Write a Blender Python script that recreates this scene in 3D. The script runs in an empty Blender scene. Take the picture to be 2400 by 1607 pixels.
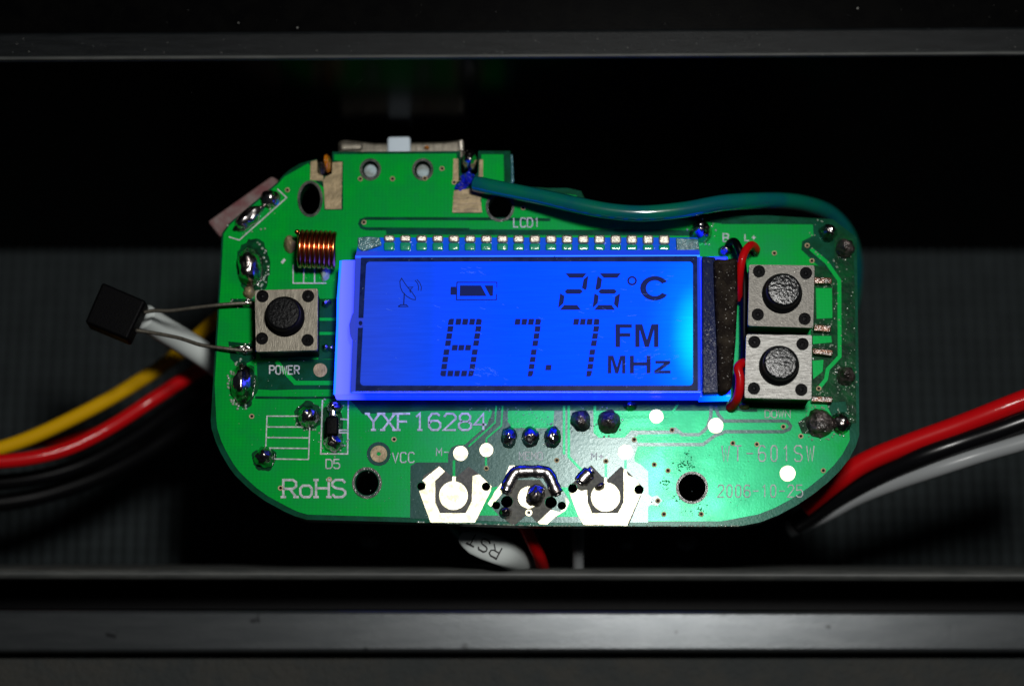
import bpy, bmesh, math, random
from mathutils import Vector, Matrix, noise

random.seed(7)
# ---------------------------------------------------------------- camera
# 1 Blender unit = 1 cm.  The board top is the plane z = 0.
MM = 0.1
TILT = math.radians(14.0)
DIST = 190.0                      # mm, lens to board centre
FPX = 4750.0                      # focal length in photo pixels (2400 wide)
scene = bpy.context.scene
scene.unit_settings.scale_length = 0.01
cam_d = bpy.data.cameras.new('camera')
cam = bpy.data.objects.new('camera', cam_d)
scene.collection.objects.link(cam)
cam.location = Vector((0, -math.sin(TILT), math.cos(TILT))) * DIST * MM
cam.rotation_euler = (TILT, 0, 0)
cam_d.sensor_width = 36.0
cam_d.lens = FPX / 2400.0 * 36.0
cam_d.clip_start = 0.5
cam_d.clip_end = 500
scene.camera = cam
CAM = cam.location.copy()
ROT = Matrix.Rotation(TILT, 3, 'X')
def ray(px, py):
    return ROT @ Vector(((px - 1200.0) / FPX, -(py - 803.5) / FPX, -1.0))
def W(px, py, z=0.0):
    d = ray(px, py); t = (z * MM - CAM.z) / d.z
    return CAM + d * t
def zat(px, py, ywall):
    d = ray(px, py); t = (ywall - CAM.y) / d.y
    return (CAM.z + d.z * t) / MM
cam_d.dof.use_dof = True
fp = W(1650, 960, 1.0)
cam_d.dof.focus_distance = (fp - CAM).dot(ray(1200, 803.5).normalized())
cam_d.dof.aperture_fstop = 0.122
# ---------------------------------------------------------------- world, flash, exposure
world = bpy.data.worlds.new('World'); scene.world = world
world.use_nodes = True
bg = world.node_tree.nodes['Background']
bg.inputs['Color'].default_value = (0.55, 0.7, 0.9, 1)
bg.inputs['Strength'].default_value = 0.012
fl = bpy.data.lights.new('camera_flash', 'AREA')
fl.shape = 'RECTANGLE'; fl.size = 3.0; fl.size_y = 1.6
fl.energy = 3600; fl.color = (1.0, 0.985, 0.95)
flash = bpy.data.objects.new('camera_flash', fl)
scene.collection.objects.link(flash)
flash.location = (2.5, 1.5, 18.6)
flash.rotation_euler = ((Vector((0.0, -0.6, 0)) - flash.location).to_track_quat('-Z', 'Y')).to_euler()
scene.view_settings.view_transform = 'Standard'
scene.view_settings.look = 'None'
scene.view_settings.exposure = 0.0
scene.view_settings.gamma = 1.0
scene.render.engine = 'CYCLES'
scene.render.resolution_x = 1024; scene.render.resolution_y = 685

# ---------------------------------------------------------------- materials
def lin(r, g, b):
    f = lambda c: (c / 255 / 12.92) if c <= 10 else ((c / 255 + 0.055) / 1.055) ** 2.4
    return (f(r), f(g), f(b), 1)
def mat(name, col, rough=0.5, metal=0.0, col2=None, cscale=8.0, clo=0.4, chi=0.6, bump=0.0, bscale=30.0,
        coat=0.0, coat_rough=0.1, specks=0.0, dscale=60.0, dcol=(0.6, 0.6, 0.58, 1), rough2=None, spec=0.18,
        stretch=(1, 1, 1), emis=None, estr=0.0, trans=0.0, weave=0.0, tint=None, bdist=0.01):
    m = bpy.data.materials.new(name); m.use_nodes = True
    nt = m.node_tree; N = nt.nodes; L = nt.links
    p = N['Principled BSDF']
    p.inputs['Base Color'].default_value = col
    p.inputs['Roughness'].default_value = rough
    p.inputs['Metallic'].default_value = metal
    p.inputs['Specular IOR Level'].default_value = spec
    p.inputs['Coat Weight'].default_value = coat
    p.inputs['Coat Roughness'].default_value = coat_rough
    p.inputs['Transmission Weight'].default_value = trans
    if tint: p.inputs['Specular Tint'].default_value = tint
    geo = N.new('ShaderNodeNewGeometry')
    mp = N.new('ShaderNodeMapping'); mp.inputs['Scale'].default_value = stretch
    L.new(geo.outputs['Position'], mp.inputs['Vector'])
    last = None
    def tex(scale, detail=4.0):
        t = N.new('ShaderNodeTexNoise'); t.inputs['Scale'].default_value = scale
        t.inputs['Detail'].default_value = detail; t.inputs['Roughness'].default_value = 0.6
        L.new(mp.outputs['Vector'], t.inputs['Vector']); return t
    def ramp(fac, a, b):
        r = N.new('ShaderNodeMapRange'); r.inputs['From Min'].default_value = a; r.inputs['From Max'].default_value = b
        L.new(fac, r.inputs['Value']); return r.outputs['Result']
    def mix(fac, a, b):
        x = N.new('ShaderNodeMix'); x.data_type = 'RGBA'
        L.new(fac, x.inputs['Factor'])
        for sock, v in ((x.inputs[6], a), (x.inputs[7], b)):
            if isinstance(v, tuple): sock.default_value = v
            else: L.new(v, sock)
        return x.outputs[2]
    if col2:
        f = ramp(tex(cscale).outputs['Fac'], clo, chi)
        last = mix(f, col, col2)
        if rough2 is not None:
            r = N.new('ShaderNodeMapRange'); L.new(f, r.inputs['Value'])
            r.inputs['To Min'].default_value = rough; r.inputs['To Max'].default_value = rough2
            L.new(r.outputs['Result'], p.inputs['Roughness'])
    if weave:
        w1 = N.new('ShaderNodeTexWave'); w1.bands_direction = 'Y'; w1.inputs['Scale'].default_value = 11.0
        w1.inputs['Distortion'].default_value = 1.2; w1.inputs['Detail'].default_value = 2
        w2 = N.new('ShaderNodeTexWave'); w2.bands_direction = 'X'; w2.inputs['Scale'].default_value = 9.0
        w2.inputs['Distortion'].default_value = 1.2; w2.inputs['Detail'].default_value = 2
        for w in (w1, w2): L.new(geo.outputs['Position'], w.inputs['Vector'])
        mm_ = N.new('ShaderNodeMath'); mm_.operation = 'ADD'
        L.new(w1.outputs['Fac'], mm_.inputs[0]); L.new(w2.outputs['Fac'], mm_.inputs[1])
        r = N.new('ShaderNodeMapRange'); L.new(mm_.outputs[0], r.inputs['Value'])
        r.inputs['From Max'].default_value = 2.0; r.inputs['To Max'].default_value = weave
        dk = tuple(c * 0.45 for c in col[:3]) + (1,)
        last = mix(r.outputs['Result'], last or col, dk)
    if specks:
        t = N.new('ShaderNodeTexNoise'); t.inputs['Scale'].default_value = dscale; t.inputs['Detail'].default_value = 2
        L.new(geo.outputs['Position'], t.inputs['Vector'])
        f = ramp(t.outputs['Fac'], 0.74 - specks * 0.2, 0.78 - specks * 0.2)
        last = mix(f, last or col, dcol)
    if last is not None: L.new(last, p.inputs['Base Color'])
    if bump:
        b = N.new('ShaderNodeBump'); b.inputs['Strength'].default_value = bump; b.inputs['Distance'].default_value = bdist
        L.new(tex(bscale).outputs['Fac'], b.inputs['Height'])
        L.new(b.outputs['Normal'], p.inputs['Normal'])
        if coat: L.new(b.outputs['Normal'], p.inputs['Coat Normal'])
    if emis:
        p.inputs['Emission Color'].default_value = emis; p.inputs['Emission Strength'].default_value = estr
    return m

M = {}
M['pour'] = mat('green_solder_mask', (0.0004, 0.265, 0.018, 1), 0.21, spec=0.30, rough2=0.29, tint=(0.14, 1, 0.62, 1), col2=(0.0003, 0.18, 0.022, 1), cscale=3.4, clo=0.32, chi=0.68, weave=0.3, coat=0.02, coat_rough=0.10, bump=0.05, bscale=45, bdist=0.006)
M['trace'] = mat('green_trace', (0.001, 0.28, 0.03, 1), 0.24, spec=0.24, tint=(0.14, 1, 0.62, 1), weave=0.2, coat=0.02, coat_rough=0.1, bump=0.1, bscale=45, bdist=0.006)
M['gap'] = mat('dark_green_mask', (0.001, 0.026, 0.009, 1), 0.28, spec=0.08, tint=(0.3, 1, 0.8, 1), col2=(0.002, 0.04, 0.02, 1), cscale=6, coat=0.04, coat_rough=0.15, bump=0.12, bscale=40, bdist=0.006)
M['bare'] = mat('teal_bare_laminate', (0.004, 0.032, 0.022, 1), 0.22, spec=0.15, tint=(0.7, 1, 0.97, 1), col2=(0.010, 0.042, 0.036, 1), cscale=4, coat=0.06, coat_rough=0.12, bump=0.09, bscale=30, specks=0.12, dscale=55, dcol=(0.25, 0.32, 0.3, 1), bdist=0.006)
M['wet'] = mat('flux_wet_mask', (0.0008, 0.05, 0.013, 1), 0.3, spec=0.03, col2=(0.002, 0.022, 0.009, 1), cscale=7, coat=0.35, coat_rough=0.05, bump=0.3, bscale=9, bdist=0.02)
M['edge'] = mat('board_edge', (0.006, 0.026, 0.016, 1), 0.4, col2=(0.02, 0.045, 0.033, 1), cscale=22, bump=0.8, bscale=40, coat=0.4)
M['tin'] = mat('tinned_pad', (0.52, 0.475, 0.35, 1), 0.40, 0.9, col2=(0.42, 0.40, 0.28, 1), cscale=16, rough2=0.5, bump=0.12, bscale=60)
M['gold'] = mat('dull_gold_pad', (0.24, 0.185, 0.105, 1), 0.5, 0.4, col2=(0.16, 0.125, 0.07, 1), cscale=12, bump=0.5, bscale=40)
M['grey'] = mat('grey_laminate', (0.06, 0.062, 0.055, 1), 0.6, col2=(0.09, 0.09, 0.078, 1), cscale=30, bump=0.5, bscale=70)
M['solder'] = mat('solder', (0.60, 0.57, 0.56, 1), 0.18, 1.0, col2=(0.10, 0.085, 0.08, 1), cscale=9, bump=0.2, bscale=10, coat=0.5, coat_rough=0.05, rough2=0.3, bdist=0.02)
M['solderdirt'] = mat('charred_solder', (0.11, 0.09, 0.085, 1), 0.32, 0.6, col2=(0.02, 0.017, 0.015, 1), cscale=14, bump=0.9, bscale=22, coat=0.8, coat_rough=0.08, bdist=0.03)
M['silk'] = mat('silkscreen_ink', (0.42, 0.43, 0.44, 1), 0.5, col2=(0.24, 0.27, 0.27, 1), cscale=30, bump=0.5, bscale=80, specks=0.25, dscale=70, dcol=(0.8, 0.8, 0.8, 1))  # pale specks put the ink's sparkle into the colour
M['flux'] = mat('flux_and_glint_bead', (0.20, 0.26, 0.2, 1), 0.08, coat=1, coat_rough=0.03)
M['hole'] = mat('hole_wall', (0.010, 0.022, 0.014, 1), 0.4, col2=(0.05, 0.048, 0.04, 1), cscale=10, coat=0.2, bump=0.6, bscale=20)
M['steel'] = mat('switch_steel', (0.105, 0.10, 0.09, 1), 0.45, 0.75, col2=(0.065, 0.062, 0.056, 1), cscale=26, clo=0.3, chi=0.75, bump=0.3, bscale=60, stretch=(1, 1, 1), specks=0.1, dscale=60, dcol=(0.75, 0.72, 0.65, 1))
M['brushed'] = mat('brushed_steel', (0.15, 0.148, 0.14, 1), 0.42, 0.8, col2=(0.10, 0.098, 0.092, 1), cscale=20, bump=0.3, bscale=40, stretch=(0.35, 2.5, 1), specks=0.06, dscale=60)
M['tarnish'] = mat('tarnished_steel', (0.17, 0.155, 0.125, 1), 0.48, 0.75, col2=(0.075, 0.068, 0.055, 1), cscale=14, clo=0.3, chi=0.75, stretch=(2.6, 0.5, 1), bump=0.3, bscale=40, specks=0.1, dscale=60)
M['blackpl'] = mat('black_plastic', (0.0012, 0.0012, 0.0015, 1), 0.45, spec=0.03, bump=0.3, bscale=60)
M['cap'] = mat('pebbled_black_plastic', (0.004, 0.0045, 0.005, 1), 0.2, bump=1.0, bscale=60, bdist=0.003, spec=0.3)
M['capsmooth'] = mat('worn_black_plastic', (0.003, 0.003, 0.0035, 1), 0.3, spec=0.06, bump=0.8, bscale=36, bdist=0.008)
M['rust'] = mat('rusty_terminal', (0.13, 0.055, 0.03, 1), 0.35, 0.5, col2=(0.03, 0.02, 0.015, 1), cscale=14, coat=0.7, bump=0.7, bscale=30)
M['copper'] = mat('enamelled_copper', (0.62, 0.19, 0.06, 1), 0.25, 1.0, bump=0.1, bscale=40, coat=0.4)
M['pin'] = mat('lcd_pin_metal', (0.62, 0.58, 0.50, 1), 0.38, 0.9, col2=(0.35, 0.33, 0.28, 1), cscale=50, bump=0.6, bscale=90)
M['pinbase'] = mat('green_pin_half', (0.004, 0.20, 0.11, 1), 0.2, coat=1.0, coat_rough=0.06, bump=0.3, bscale=30)
M['glassledge'] = mat('blue_glass_ledge', (0.004, 0.03, 0.11, 1), 0.12, coat=1, coat_rough=0.05, bump=0.35, bscale=12, emis=(0.0, 0.055, 0.6, 1), estr=0.9, specks=0.06, dscale=50)  # own emission stands in for backlight spilling into the ledge
M['frost'] = mat('frosted_glue', (0.012, 0.07, 0.08, 1), 0.4, col2=(0.06, 0.16, 0.18, 1), cscale=20, bump=0.8, bscale=40, coat=0.5)
M['bezel'] = mat('dark_navy_bezel', (0.002, 0.004, 0.022, 1), 0.3, spec=0.02, col2=(0.006, 0.012, 0.05, 1), cscale=10, emis=(0.0, 0.006, 0.07, 1), estr=0.5, specks=0.03, dscale=60, dcol=(0.2, 0.25, 0.4, 1))
M['ink'] = mat('lcd_segment', (0.002, 0.003, 0.012, 1), 0.4, spec=0.02, emis=(0.002, 0.008, 0.085, 1), estr=1.0)
M['navytape'] = mat('dusty_navy_tape', (0.002, 0.005, 0.022, 1), 0.3, spec=0.04, coat=0.12, bump=0.5, bscale=25, specks=0.30, dscale=50, dcol=(0.12, 0.14, 0.18, 1), stretch=(2.5, 0.5, 1), emis=(0, 0.003, 0.04, 1), estr=0.4)
M['foam'] = mat('dusty_black_foam', (0.006, 0.004, 0.003, 1), 0.6, spec=0.05, col2=(0.022, 0.017, 0.012, 1), cscale=7, clo=0.5, chi=0.7, bump=1.0, bscale=30, specks=0.28, dscale=60, dcol=(0.30, 0.29, 0.27, 1), bdist=0.02)
M['greenwire'] = mat('green_wire_pvc', (0.001, 0.085, 0.055, 1), 0.22, spec=0.3, col2=(0.001, 0.060, 0.075, 1), cscale=2.0, coat=1.0, coat_rough=0.08, bump=0.1, bscale=8)  # display's blue light on the wire put into the second tone
M['redwire'] = mat('red_wire_pvc', (0.33, 0.0025, 0.004, 1), 0.4, spec=0.05, coat=0.12, coat_rough=0.09, bump=0.1, bscale=10)
M['lip'] = mat('lip_highlight', (0.028, 0.030, 0.029, 1), 0.5, col2=(0.04, 0.042, 0.04, 1), cscale=3, stretch=(1, 6, 1), spec=0.25)  # light caught by the lip is put into a paler colour
M['darkwire'] = mat('black_wire_matt', (0.0012, 0.0012, 0.0015, 1), 0.4, spec=0.05)
M['print'] = mat('black_print', (0.006, 0.006, 0.006, 1), 0.6)
M['yellow'] = mat('yellow_wire_pvc', (0.40, 0.225, 0.001, 1), 0.6, spec=0.05, bump=0.1, bscale=10)
M['whitewire'] = mat('white_wire_pvc', (0.19, 0.2, 0.205, 1), 0.35, coat=0.2, coat_rough=0.15)
M['sleeve'] = mat('white_sleeve', (0.36, 0.39, 0.38, 1), 0.6)
M['blackwire'] = mat('black_wire_pvc', (0.002, 0.002, 0.0025, 1), 0.25, coat=0.18, coat_rough=0.12)
M['pink'] = mat('pink_brown_phenolic', (0.10, 0.04, 0.042, 1), 0.7, col2=(0.13, 0.10, 0.095, 1), cscale=5, bump=0.6, bscale=30)
M['amber'] = mat('amber_flux', (0.32, 0.10, 0.005, 1), 0.15, coat=1, bump=0.5, bscale=15)
M['slider'] = mat('white_slider', (0.36, 0.42, 0.47, 1), 0.5)
M['blueenamel'] = mat('blue_core_insulation', (0.004, 0.01, 0.28, 1), 0.2, coat=1, bump=0.5, bscale=16)
M['wall'] = mat('black_housing_plastic', (0.0006, 0.0006, 0.0007, 1), 0.24, spec=0.022, col2=(0.001, 0.001, 0.001, 1), cscale=6, bump=0.05, bscale=60)
M['rim'] = mat('scuffed_rim', (0.0030, 0.0036, 0.0040, 1), 0.40, col2=(0.0052, 0.006, 0.0066, 1), cscale=7, stretch=(0.4, 5, 1), specks=0.05, dscale=40, dcol=(0.07, 0.075, 0.075, 1), bump=0.25, bscale=40, spec=0.05)
M['band'] = mat('brushed_housing_band', (0.034, 0.037, 0.039, 1), 0.29, 0.6, col2=(0.028, 0.031, 0.033, 1), cscale=4, stretch=(0.5, 3, 1), specks=0.16, dscale=8, dcol=(0.012, 0.013, 0.014, 1), bump=0.12, bscale=30)
M['leather'] = mat('charcoal_textured_top', (0.014, 0.016, 0.016, 1), 0.8, col2=(0.019, 0.019, 0.017, 1), cscale=2.5, bump=0.8, bscale=16, bdist=0.03)
M['floor'] = mat('charcoal_ribbed_floor', (0.0145, 0.0165, 0.0165, 1), 0.8, spec=0.04, col2=(0.0095, 0.0112, 0.0115, 1), cscale=1.0, bump=0.4, bscale=20)
M['whitepin'] = mat('pale_plastic_peg', (0.25, 0.32, 0.34, 1), 0.5, col2=(0.14, 0.16, 0.15, 1), cscale=9, bump=0.4, bscale=20)

def woven_shade(m, pitch, dark, light):
    # woven ribs: groove shade put into the colour, crowns paler, grooves darker
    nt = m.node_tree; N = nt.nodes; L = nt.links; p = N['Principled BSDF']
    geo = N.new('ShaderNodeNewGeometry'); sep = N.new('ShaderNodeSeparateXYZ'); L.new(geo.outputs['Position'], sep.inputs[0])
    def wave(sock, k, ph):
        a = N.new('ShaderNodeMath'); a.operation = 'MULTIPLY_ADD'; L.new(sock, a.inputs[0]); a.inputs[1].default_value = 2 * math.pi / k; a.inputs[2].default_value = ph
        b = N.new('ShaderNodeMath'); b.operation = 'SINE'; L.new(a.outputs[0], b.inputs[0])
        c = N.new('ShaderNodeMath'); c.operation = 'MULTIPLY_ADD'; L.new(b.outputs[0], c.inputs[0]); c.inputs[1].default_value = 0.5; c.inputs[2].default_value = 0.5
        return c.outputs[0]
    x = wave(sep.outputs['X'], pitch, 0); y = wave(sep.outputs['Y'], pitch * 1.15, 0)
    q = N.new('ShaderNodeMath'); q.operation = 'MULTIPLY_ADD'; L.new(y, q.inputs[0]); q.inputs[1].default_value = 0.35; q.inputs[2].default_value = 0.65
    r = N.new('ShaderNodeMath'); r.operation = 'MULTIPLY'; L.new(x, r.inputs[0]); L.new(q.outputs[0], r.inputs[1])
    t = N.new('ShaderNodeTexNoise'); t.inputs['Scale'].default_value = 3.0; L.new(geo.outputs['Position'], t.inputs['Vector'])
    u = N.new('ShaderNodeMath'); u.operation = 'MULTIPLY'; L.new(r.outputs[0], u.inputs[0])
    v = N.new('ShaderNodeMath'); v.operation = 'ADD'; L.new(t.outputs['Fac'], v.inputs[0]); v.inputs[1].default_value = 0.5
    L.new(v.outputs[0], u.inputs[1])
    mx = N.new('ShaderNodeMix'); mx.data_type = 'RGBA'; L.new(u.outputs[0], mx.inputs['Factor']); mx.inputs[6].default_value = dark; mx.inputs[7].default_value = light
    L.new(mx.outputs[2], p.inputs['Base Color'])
woven_shade(M['floor'], 0.13, (0.0055, 0.0068, 0.007, 1), (0.025, 0.031, 0.033, 1))
def display_mat():
    # the light guide glows blue all over and brightest beside the LED at its right edge
    m = bpy.data.materials.new('lit_display'); m.use_nodes = True
    nt = m.node_tree; N = nt.nodes; L = nt.links; p = N['Principled BSDF']
    geo = N.new('ShaderNodeNewGeometry'); sep = N.new('ShaderNodeSeparateXYZ'); L.new(geo.outputs['Position'], sep.inputs[0])
    xl, xr = W(850, 760, 4.4).x, W(1624, 760, 4.4).x
    def mr(v, a, b, c=0.0, d=1.0, smooth=True):
        r = N.new('ShaderNodeMapRange'); r.interpolation_type = 'SMOOTHSTEP' if smooth else 'LINEAR'
        L.new(v, r.inputs['Value'])
        for k, x in zip(('From Min', 'From Max', 'To Min', 'To Max'), (a, b, c, d)): r.inputs[k].default_value = x
        return r.outputs['Result']
    fx = mr(sep.outputs['X'], xl, xr, 0, 1, False)
    cr = N.new('ShaderNodeValToRGB'); L.new(fx, cr.inputs['Fac'])
    e = cr.color_ramp.elements
    e[0].position = 0.0; e[0].color = lin(38, 72, 215)
    e[1].position = 1.0; e[1].color = lin(0, 100, 255)[:2] + (2.4, 1)
    for pos, c in ((0.20, lin(16, 74, 246)), (0.45, lin(2, 80, 255)), (0.85, lin(4, 90, 255))):
        x = e.new(pos); x.color = c if pos < 0.3 else c[:2] + (2.4, 1)
    # LED hot spot: distance from the LED point, y squeezed
    hs = W(1640, 790, 4.4)
    cb = N.new('ShaderNodeCombineXYZ')
    def lin1(v, off, k):
        a = N.new('ShaderNodeMath'); a.operation = 'SUBTRACT'; L.new(v, a.inputs[0]); a.inputs[1].default_value = off
        b = N.new('ShaderNodeMath'); b.operation = 'MULTIPLY'; L.new(a.outputs[0], b.inputs[0]); b.inputs[1].default_value = k
        return b.outputs[0]
    L.new(lin1(sep.outputs['X'], hs.x, 1.0), cb.inputs[0]); L.new(lin1(sep.outputs['Y'], hs.y, 0.52), cb.inputs[1])
    ln = N.new('ShaderNodeVectorMath'); ln.operation = 'LENGTH'; L.new(cb.outputs[0], ln.inputs[0])
    hot = mr(ln.outputs['Value'], 0.30, 0.02)
    warm = mr(ln.outputs['Value'], 0.54, 0.05)
    def mix(fac, a, b):
        x = N.new('ShaderNodeMix'); x.data_type = 'RGBA'; L.new(fac, x.inputs['Factor'])
        L.new(a, x.inputs[6]); x.inputs[7].default_value = b
        return x.outputs[2]
    c = mix(warm, cr.outputs['Color'], lin(0, 140, 255)[:2] + (2.4, 1))
    c = mix(hot, c, lin(0, 240, 255)[:2] + (2.4, 1))
    L.new(c, p.inputs['Emission Color']); p.inputs['Emission Strength'].default_value = 0.97
    p.inputs['Base Color'].default_value = (0.0003, 0.0006, 0.002, 1); p.inputs['Roughness'].default_value = 0.6; p.inputs['Specular IOR Level'].default_value = 0.01
    nz = N.new('ShaderNodeTexNoise'); mp = N.new('ShaderNodeMapping'); mp.inputs['Scale'].default_value = (2, 40, 1)
    L.new(geo.outputs['Position'], mp.inputs['Vector']); L.new(mp.outputs['Vector'], nz.inputs['Vector']); nz.inputs['Scale'].default_value = 1.5
    L.new(mr(nz.outputs['Fac'], 0.3, 0.7, 0.93, 1.03), p.inputs['Emission Strength'])
    return m
M['display'] = display_mat()
def glow_mat(name, c1, c2, axis_px, s=1.0, rough=0.3, kb=1.0):
    c1, c2 = ((c[0], c[1], c[2] * kb, 1) for c in (c1, c2))
    m = bpy.data.materials.new(name); m.use_nodes = True
    nt = m.node_tree; N = nt.nodes; L = nt.links; p = N['Principled BSDF']
    geo = N.new('ShaderNodeNewGeometry'); sep = N.new('ShaderNodeSeparateXYZ'); L.new(geo.outputs['Position'], sep.inputs[0])
    cr = N.new('ShaderNodeValToRGB'); r = N.new('ShaderNodeMapRange'); L.new(sep.outputs['X'], r.inputs['Value'])
    r.inputs['From Min'].default_value = W(axis_px[0], 770, 3).x; r.inputs['From Max'].default_value = W(axis_px[1], 770, 3).x
    L.new(r.outputs[0], cr.inputs['Fac'])
    cr.color_ramp.elements[0].color = c1; cr.color_ramp.elements[1].color = c2
    L.new(cr.outputs['Color'], p.inputs['Emission Color']); p.inputs['Emission Strength'].default_value = s
    p.inputs['Base Color'].default_value = (0.01, 0.02, 0.12, 1); p.inputs['Roughness'].default_value = rough; p.inputs['Specular IOR Level'].default_value = 0.15
    return m
M['guide'] = glow_mat('glowing_light_guide', lin(112, 122, 250), lin(20, 60, 235), (800, 860), 0.95, kb=4)
M['guideside'] = glow_mat('glowing_guide_side', lin(70, 84, 250), lin(0, 120, 255), (1000, 1700), 1.1, kb=6)
M['guideend'] = glow_mat('bright_guide_corner', lin(0, 90, 255), lin(0, 185, 255), (1640, 1700), 1.0, kb=4)
M['cyanedge'] = glow_mat('cyan_guide_edge', lin(0, 150, 255), lin(0, 150, 255), (700, 900), 0.95, kb=4)
M['lipglass'] = glow_mat('blue_glass_rim', lin(54, 66, 200), lin(2, 60, 235), (820, 900), 0.75, 0.1)
M['glassedge'] = glow_mat('lit_glass_edge', lin(40, 110, 255), lin(60, 170, 255), (840, 1640), 1.0, 0.1, kb=4)

# ---------------------------------------------------------------- helpers
COL = scene.collection
def link(o, parent=None):
    COL.objects.link(o)
    if parent is not None: o.parent = parent
    return o
def wloc(o):
    v = Vector((0, 0, 0))
    while o is not None: v += o.location; o = o.parent
    return v
def finish(name, me, m, parent=None, smooth=False, mats=None):
    """me holds world coordinates; move the origin to the middle of the piece"""
    vs = [v.co for v in me.vertices]
    lo = Vector([min(v[i] for v in vs) for i in range(3)]); hi = Vector([max(v[i] for v in vs) for i in range(3)])
    c = (lo + hi) / 2; c.z = lo.z
    me.transform(Matrix.Translation(-c))
    me.materials.clear()
    for mm_ in (mats or [m]): me.materials.append(mm_)
    if smooth:
        for f in me.polygons: f.use_smooth = True
    o = bpy.data.objects.new(name, me)
    link(o, parent); o.location = c - (wloc(parent) if parent else Vector((0, 0, 0)))
    return o
def thing(name, label, cat, loc, group=None):
    o = bpy.data.objects.new(name, None); o.empty_display_size = 0.2
    link(o); o.location = loc; o['label'] = label; o['category'] = cat
    if group: o['group'] = group
    return o
def tag(o, label=None, cat=None, group=None, kind=None):
    if label: o['label'] = label
    if cat: o['category'] = cat
    if group: o['group'] = group
    if kind: o['kind'] = kind
    return o
def from_bm(name, bm, m, parent=None, smooth=False, mats=None):
    me = bpy.data.meshes.new(name); bmesh.ops.recalc_face_normals(bm, faces=bm.faces); bm.to_mesh(me); bm.free()
    return finish(name, me, m, parent, smooth, mats)
def bevel(o, w, seg=2, angle=40):
    b = o.modifiers.new('Bevel', 'BEVEL'); b.width = w * MM; b.segments = seg; b.limit_method = 'ANGLE'; b.angle_limit = math.radians(angle)
    for f in o.data.polygons: f.use_smooth = True
    try:
        wn = o.modifiers.new('WeightedNormal', 'WEIGHTED_NORMAL'); wn.keep_sharp = True
    except Exception: pass
    return o
def prism(name, pts, z0, z1, m, parent=None, bev=0.0, side=None):
    bm = bmesh.new()
    top = [W(x, y, z1) for x, y in pts]
    tv = [bm.verts.new(p) for p in top]; bv = [bm.verts.new((p.x, p.y, z0 * MM)) for p in top]
    n = len(pts)
    bm.faces.new(tv); bm.faces.new(bv[::-1])
    sides = [bm.faces.new((tv[i], bv[i], bv[(i + 1) % n], tv[(i + 1) % n])) for i in range(n)]
    if side is not None:
        for f in sides: f.material_index = 1
    o = from_bm(name, bm, m, parent, mats=[m, side] if side is not None else None)
    if bev: bevel(o, bev)
    return o
def holed(name, outlines, z0, z1, m, parent=None, side=None):
    """flat plate with holes: first outline is the edge"""
    cu = bpy.data.curves.new(name, 'CURVE'); cu.dimensions = '2D'; cu.fill_mode = 'BOTH'
    cu.extrude = (z1 - z0) / 2 * MM
    for pts in outlines:
        sp = cu.splines.new('POLY'); sp.points.add(len(pts) - 1)
        for q, (x, y) in zip(sp.points, pts):
            w = W(x, y, z1); q.co = (w.x, w.y, 0, 1)
        sp.use_cyclic_u = True
    tmp = bpy.data.objects.new('tmp', cu); COL.objects.link(tmp)
    dg = bpy.context.evaluated_depsgraph_get()
    me = bpy.data.meshes.new_from_object(tmp.evaluated_get(dg))
    bpy.data.objects.remove(tmp); bpy.data.curves.remove(cu)
    me.name = name
    me.transform(Matrix.Translation((0, 0, (z0 + z1) / 2 * MM)))
    bm = bmesh.new(); bm.from_mesh(me); bmesh.ops.remove_doubles(bm, verts=bm.verts, dist=1e-5)
    bmesh.ops.recalc_face_normals(bm, faces=bm.faces)
    for f in bm.faces:
        f.smooth = False
        f.material_index = 1 if (side is not None and abs(f.normal.z) < 0.5) else 0
    bm.to_mesh(me); bm.free()
    return finish(name, me, m, parent, mats=[m, side] if side is not None else None)
def circ(cx, cy, r, ry=None, n=28, a0=0.0):
    ry = ry or r
    return [(cx + r * math.cos(a0 + 2 * math.pi * i / n), cy + ry * math.sin(a0 + 2 * math.pi * i / n)) for i in range(n)]
def smooth_path(pts, k=6):
    out = []
    n = len(pts)
    for i in range(n - 1):
        p0 = pts[max(i - 1, 0)]; p1 = pts[i]; p2 = pts[i + 1]; p3 = pts[min(i + 2, n - 1)]
        for j in range(k):
            t = j / k
            out.append(tuple(0.5 * ((2 * b) + (-a + c) * t + (2 * a - 5 * b + 4 * c - d) * t * t + (-a + 3 * b - 3 * c + d) * t ** 3)
                             for a, b, c, d in zip(p0, p1, p2, p3)))
    out.append(tuple(pts[-1])); return out
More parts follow.
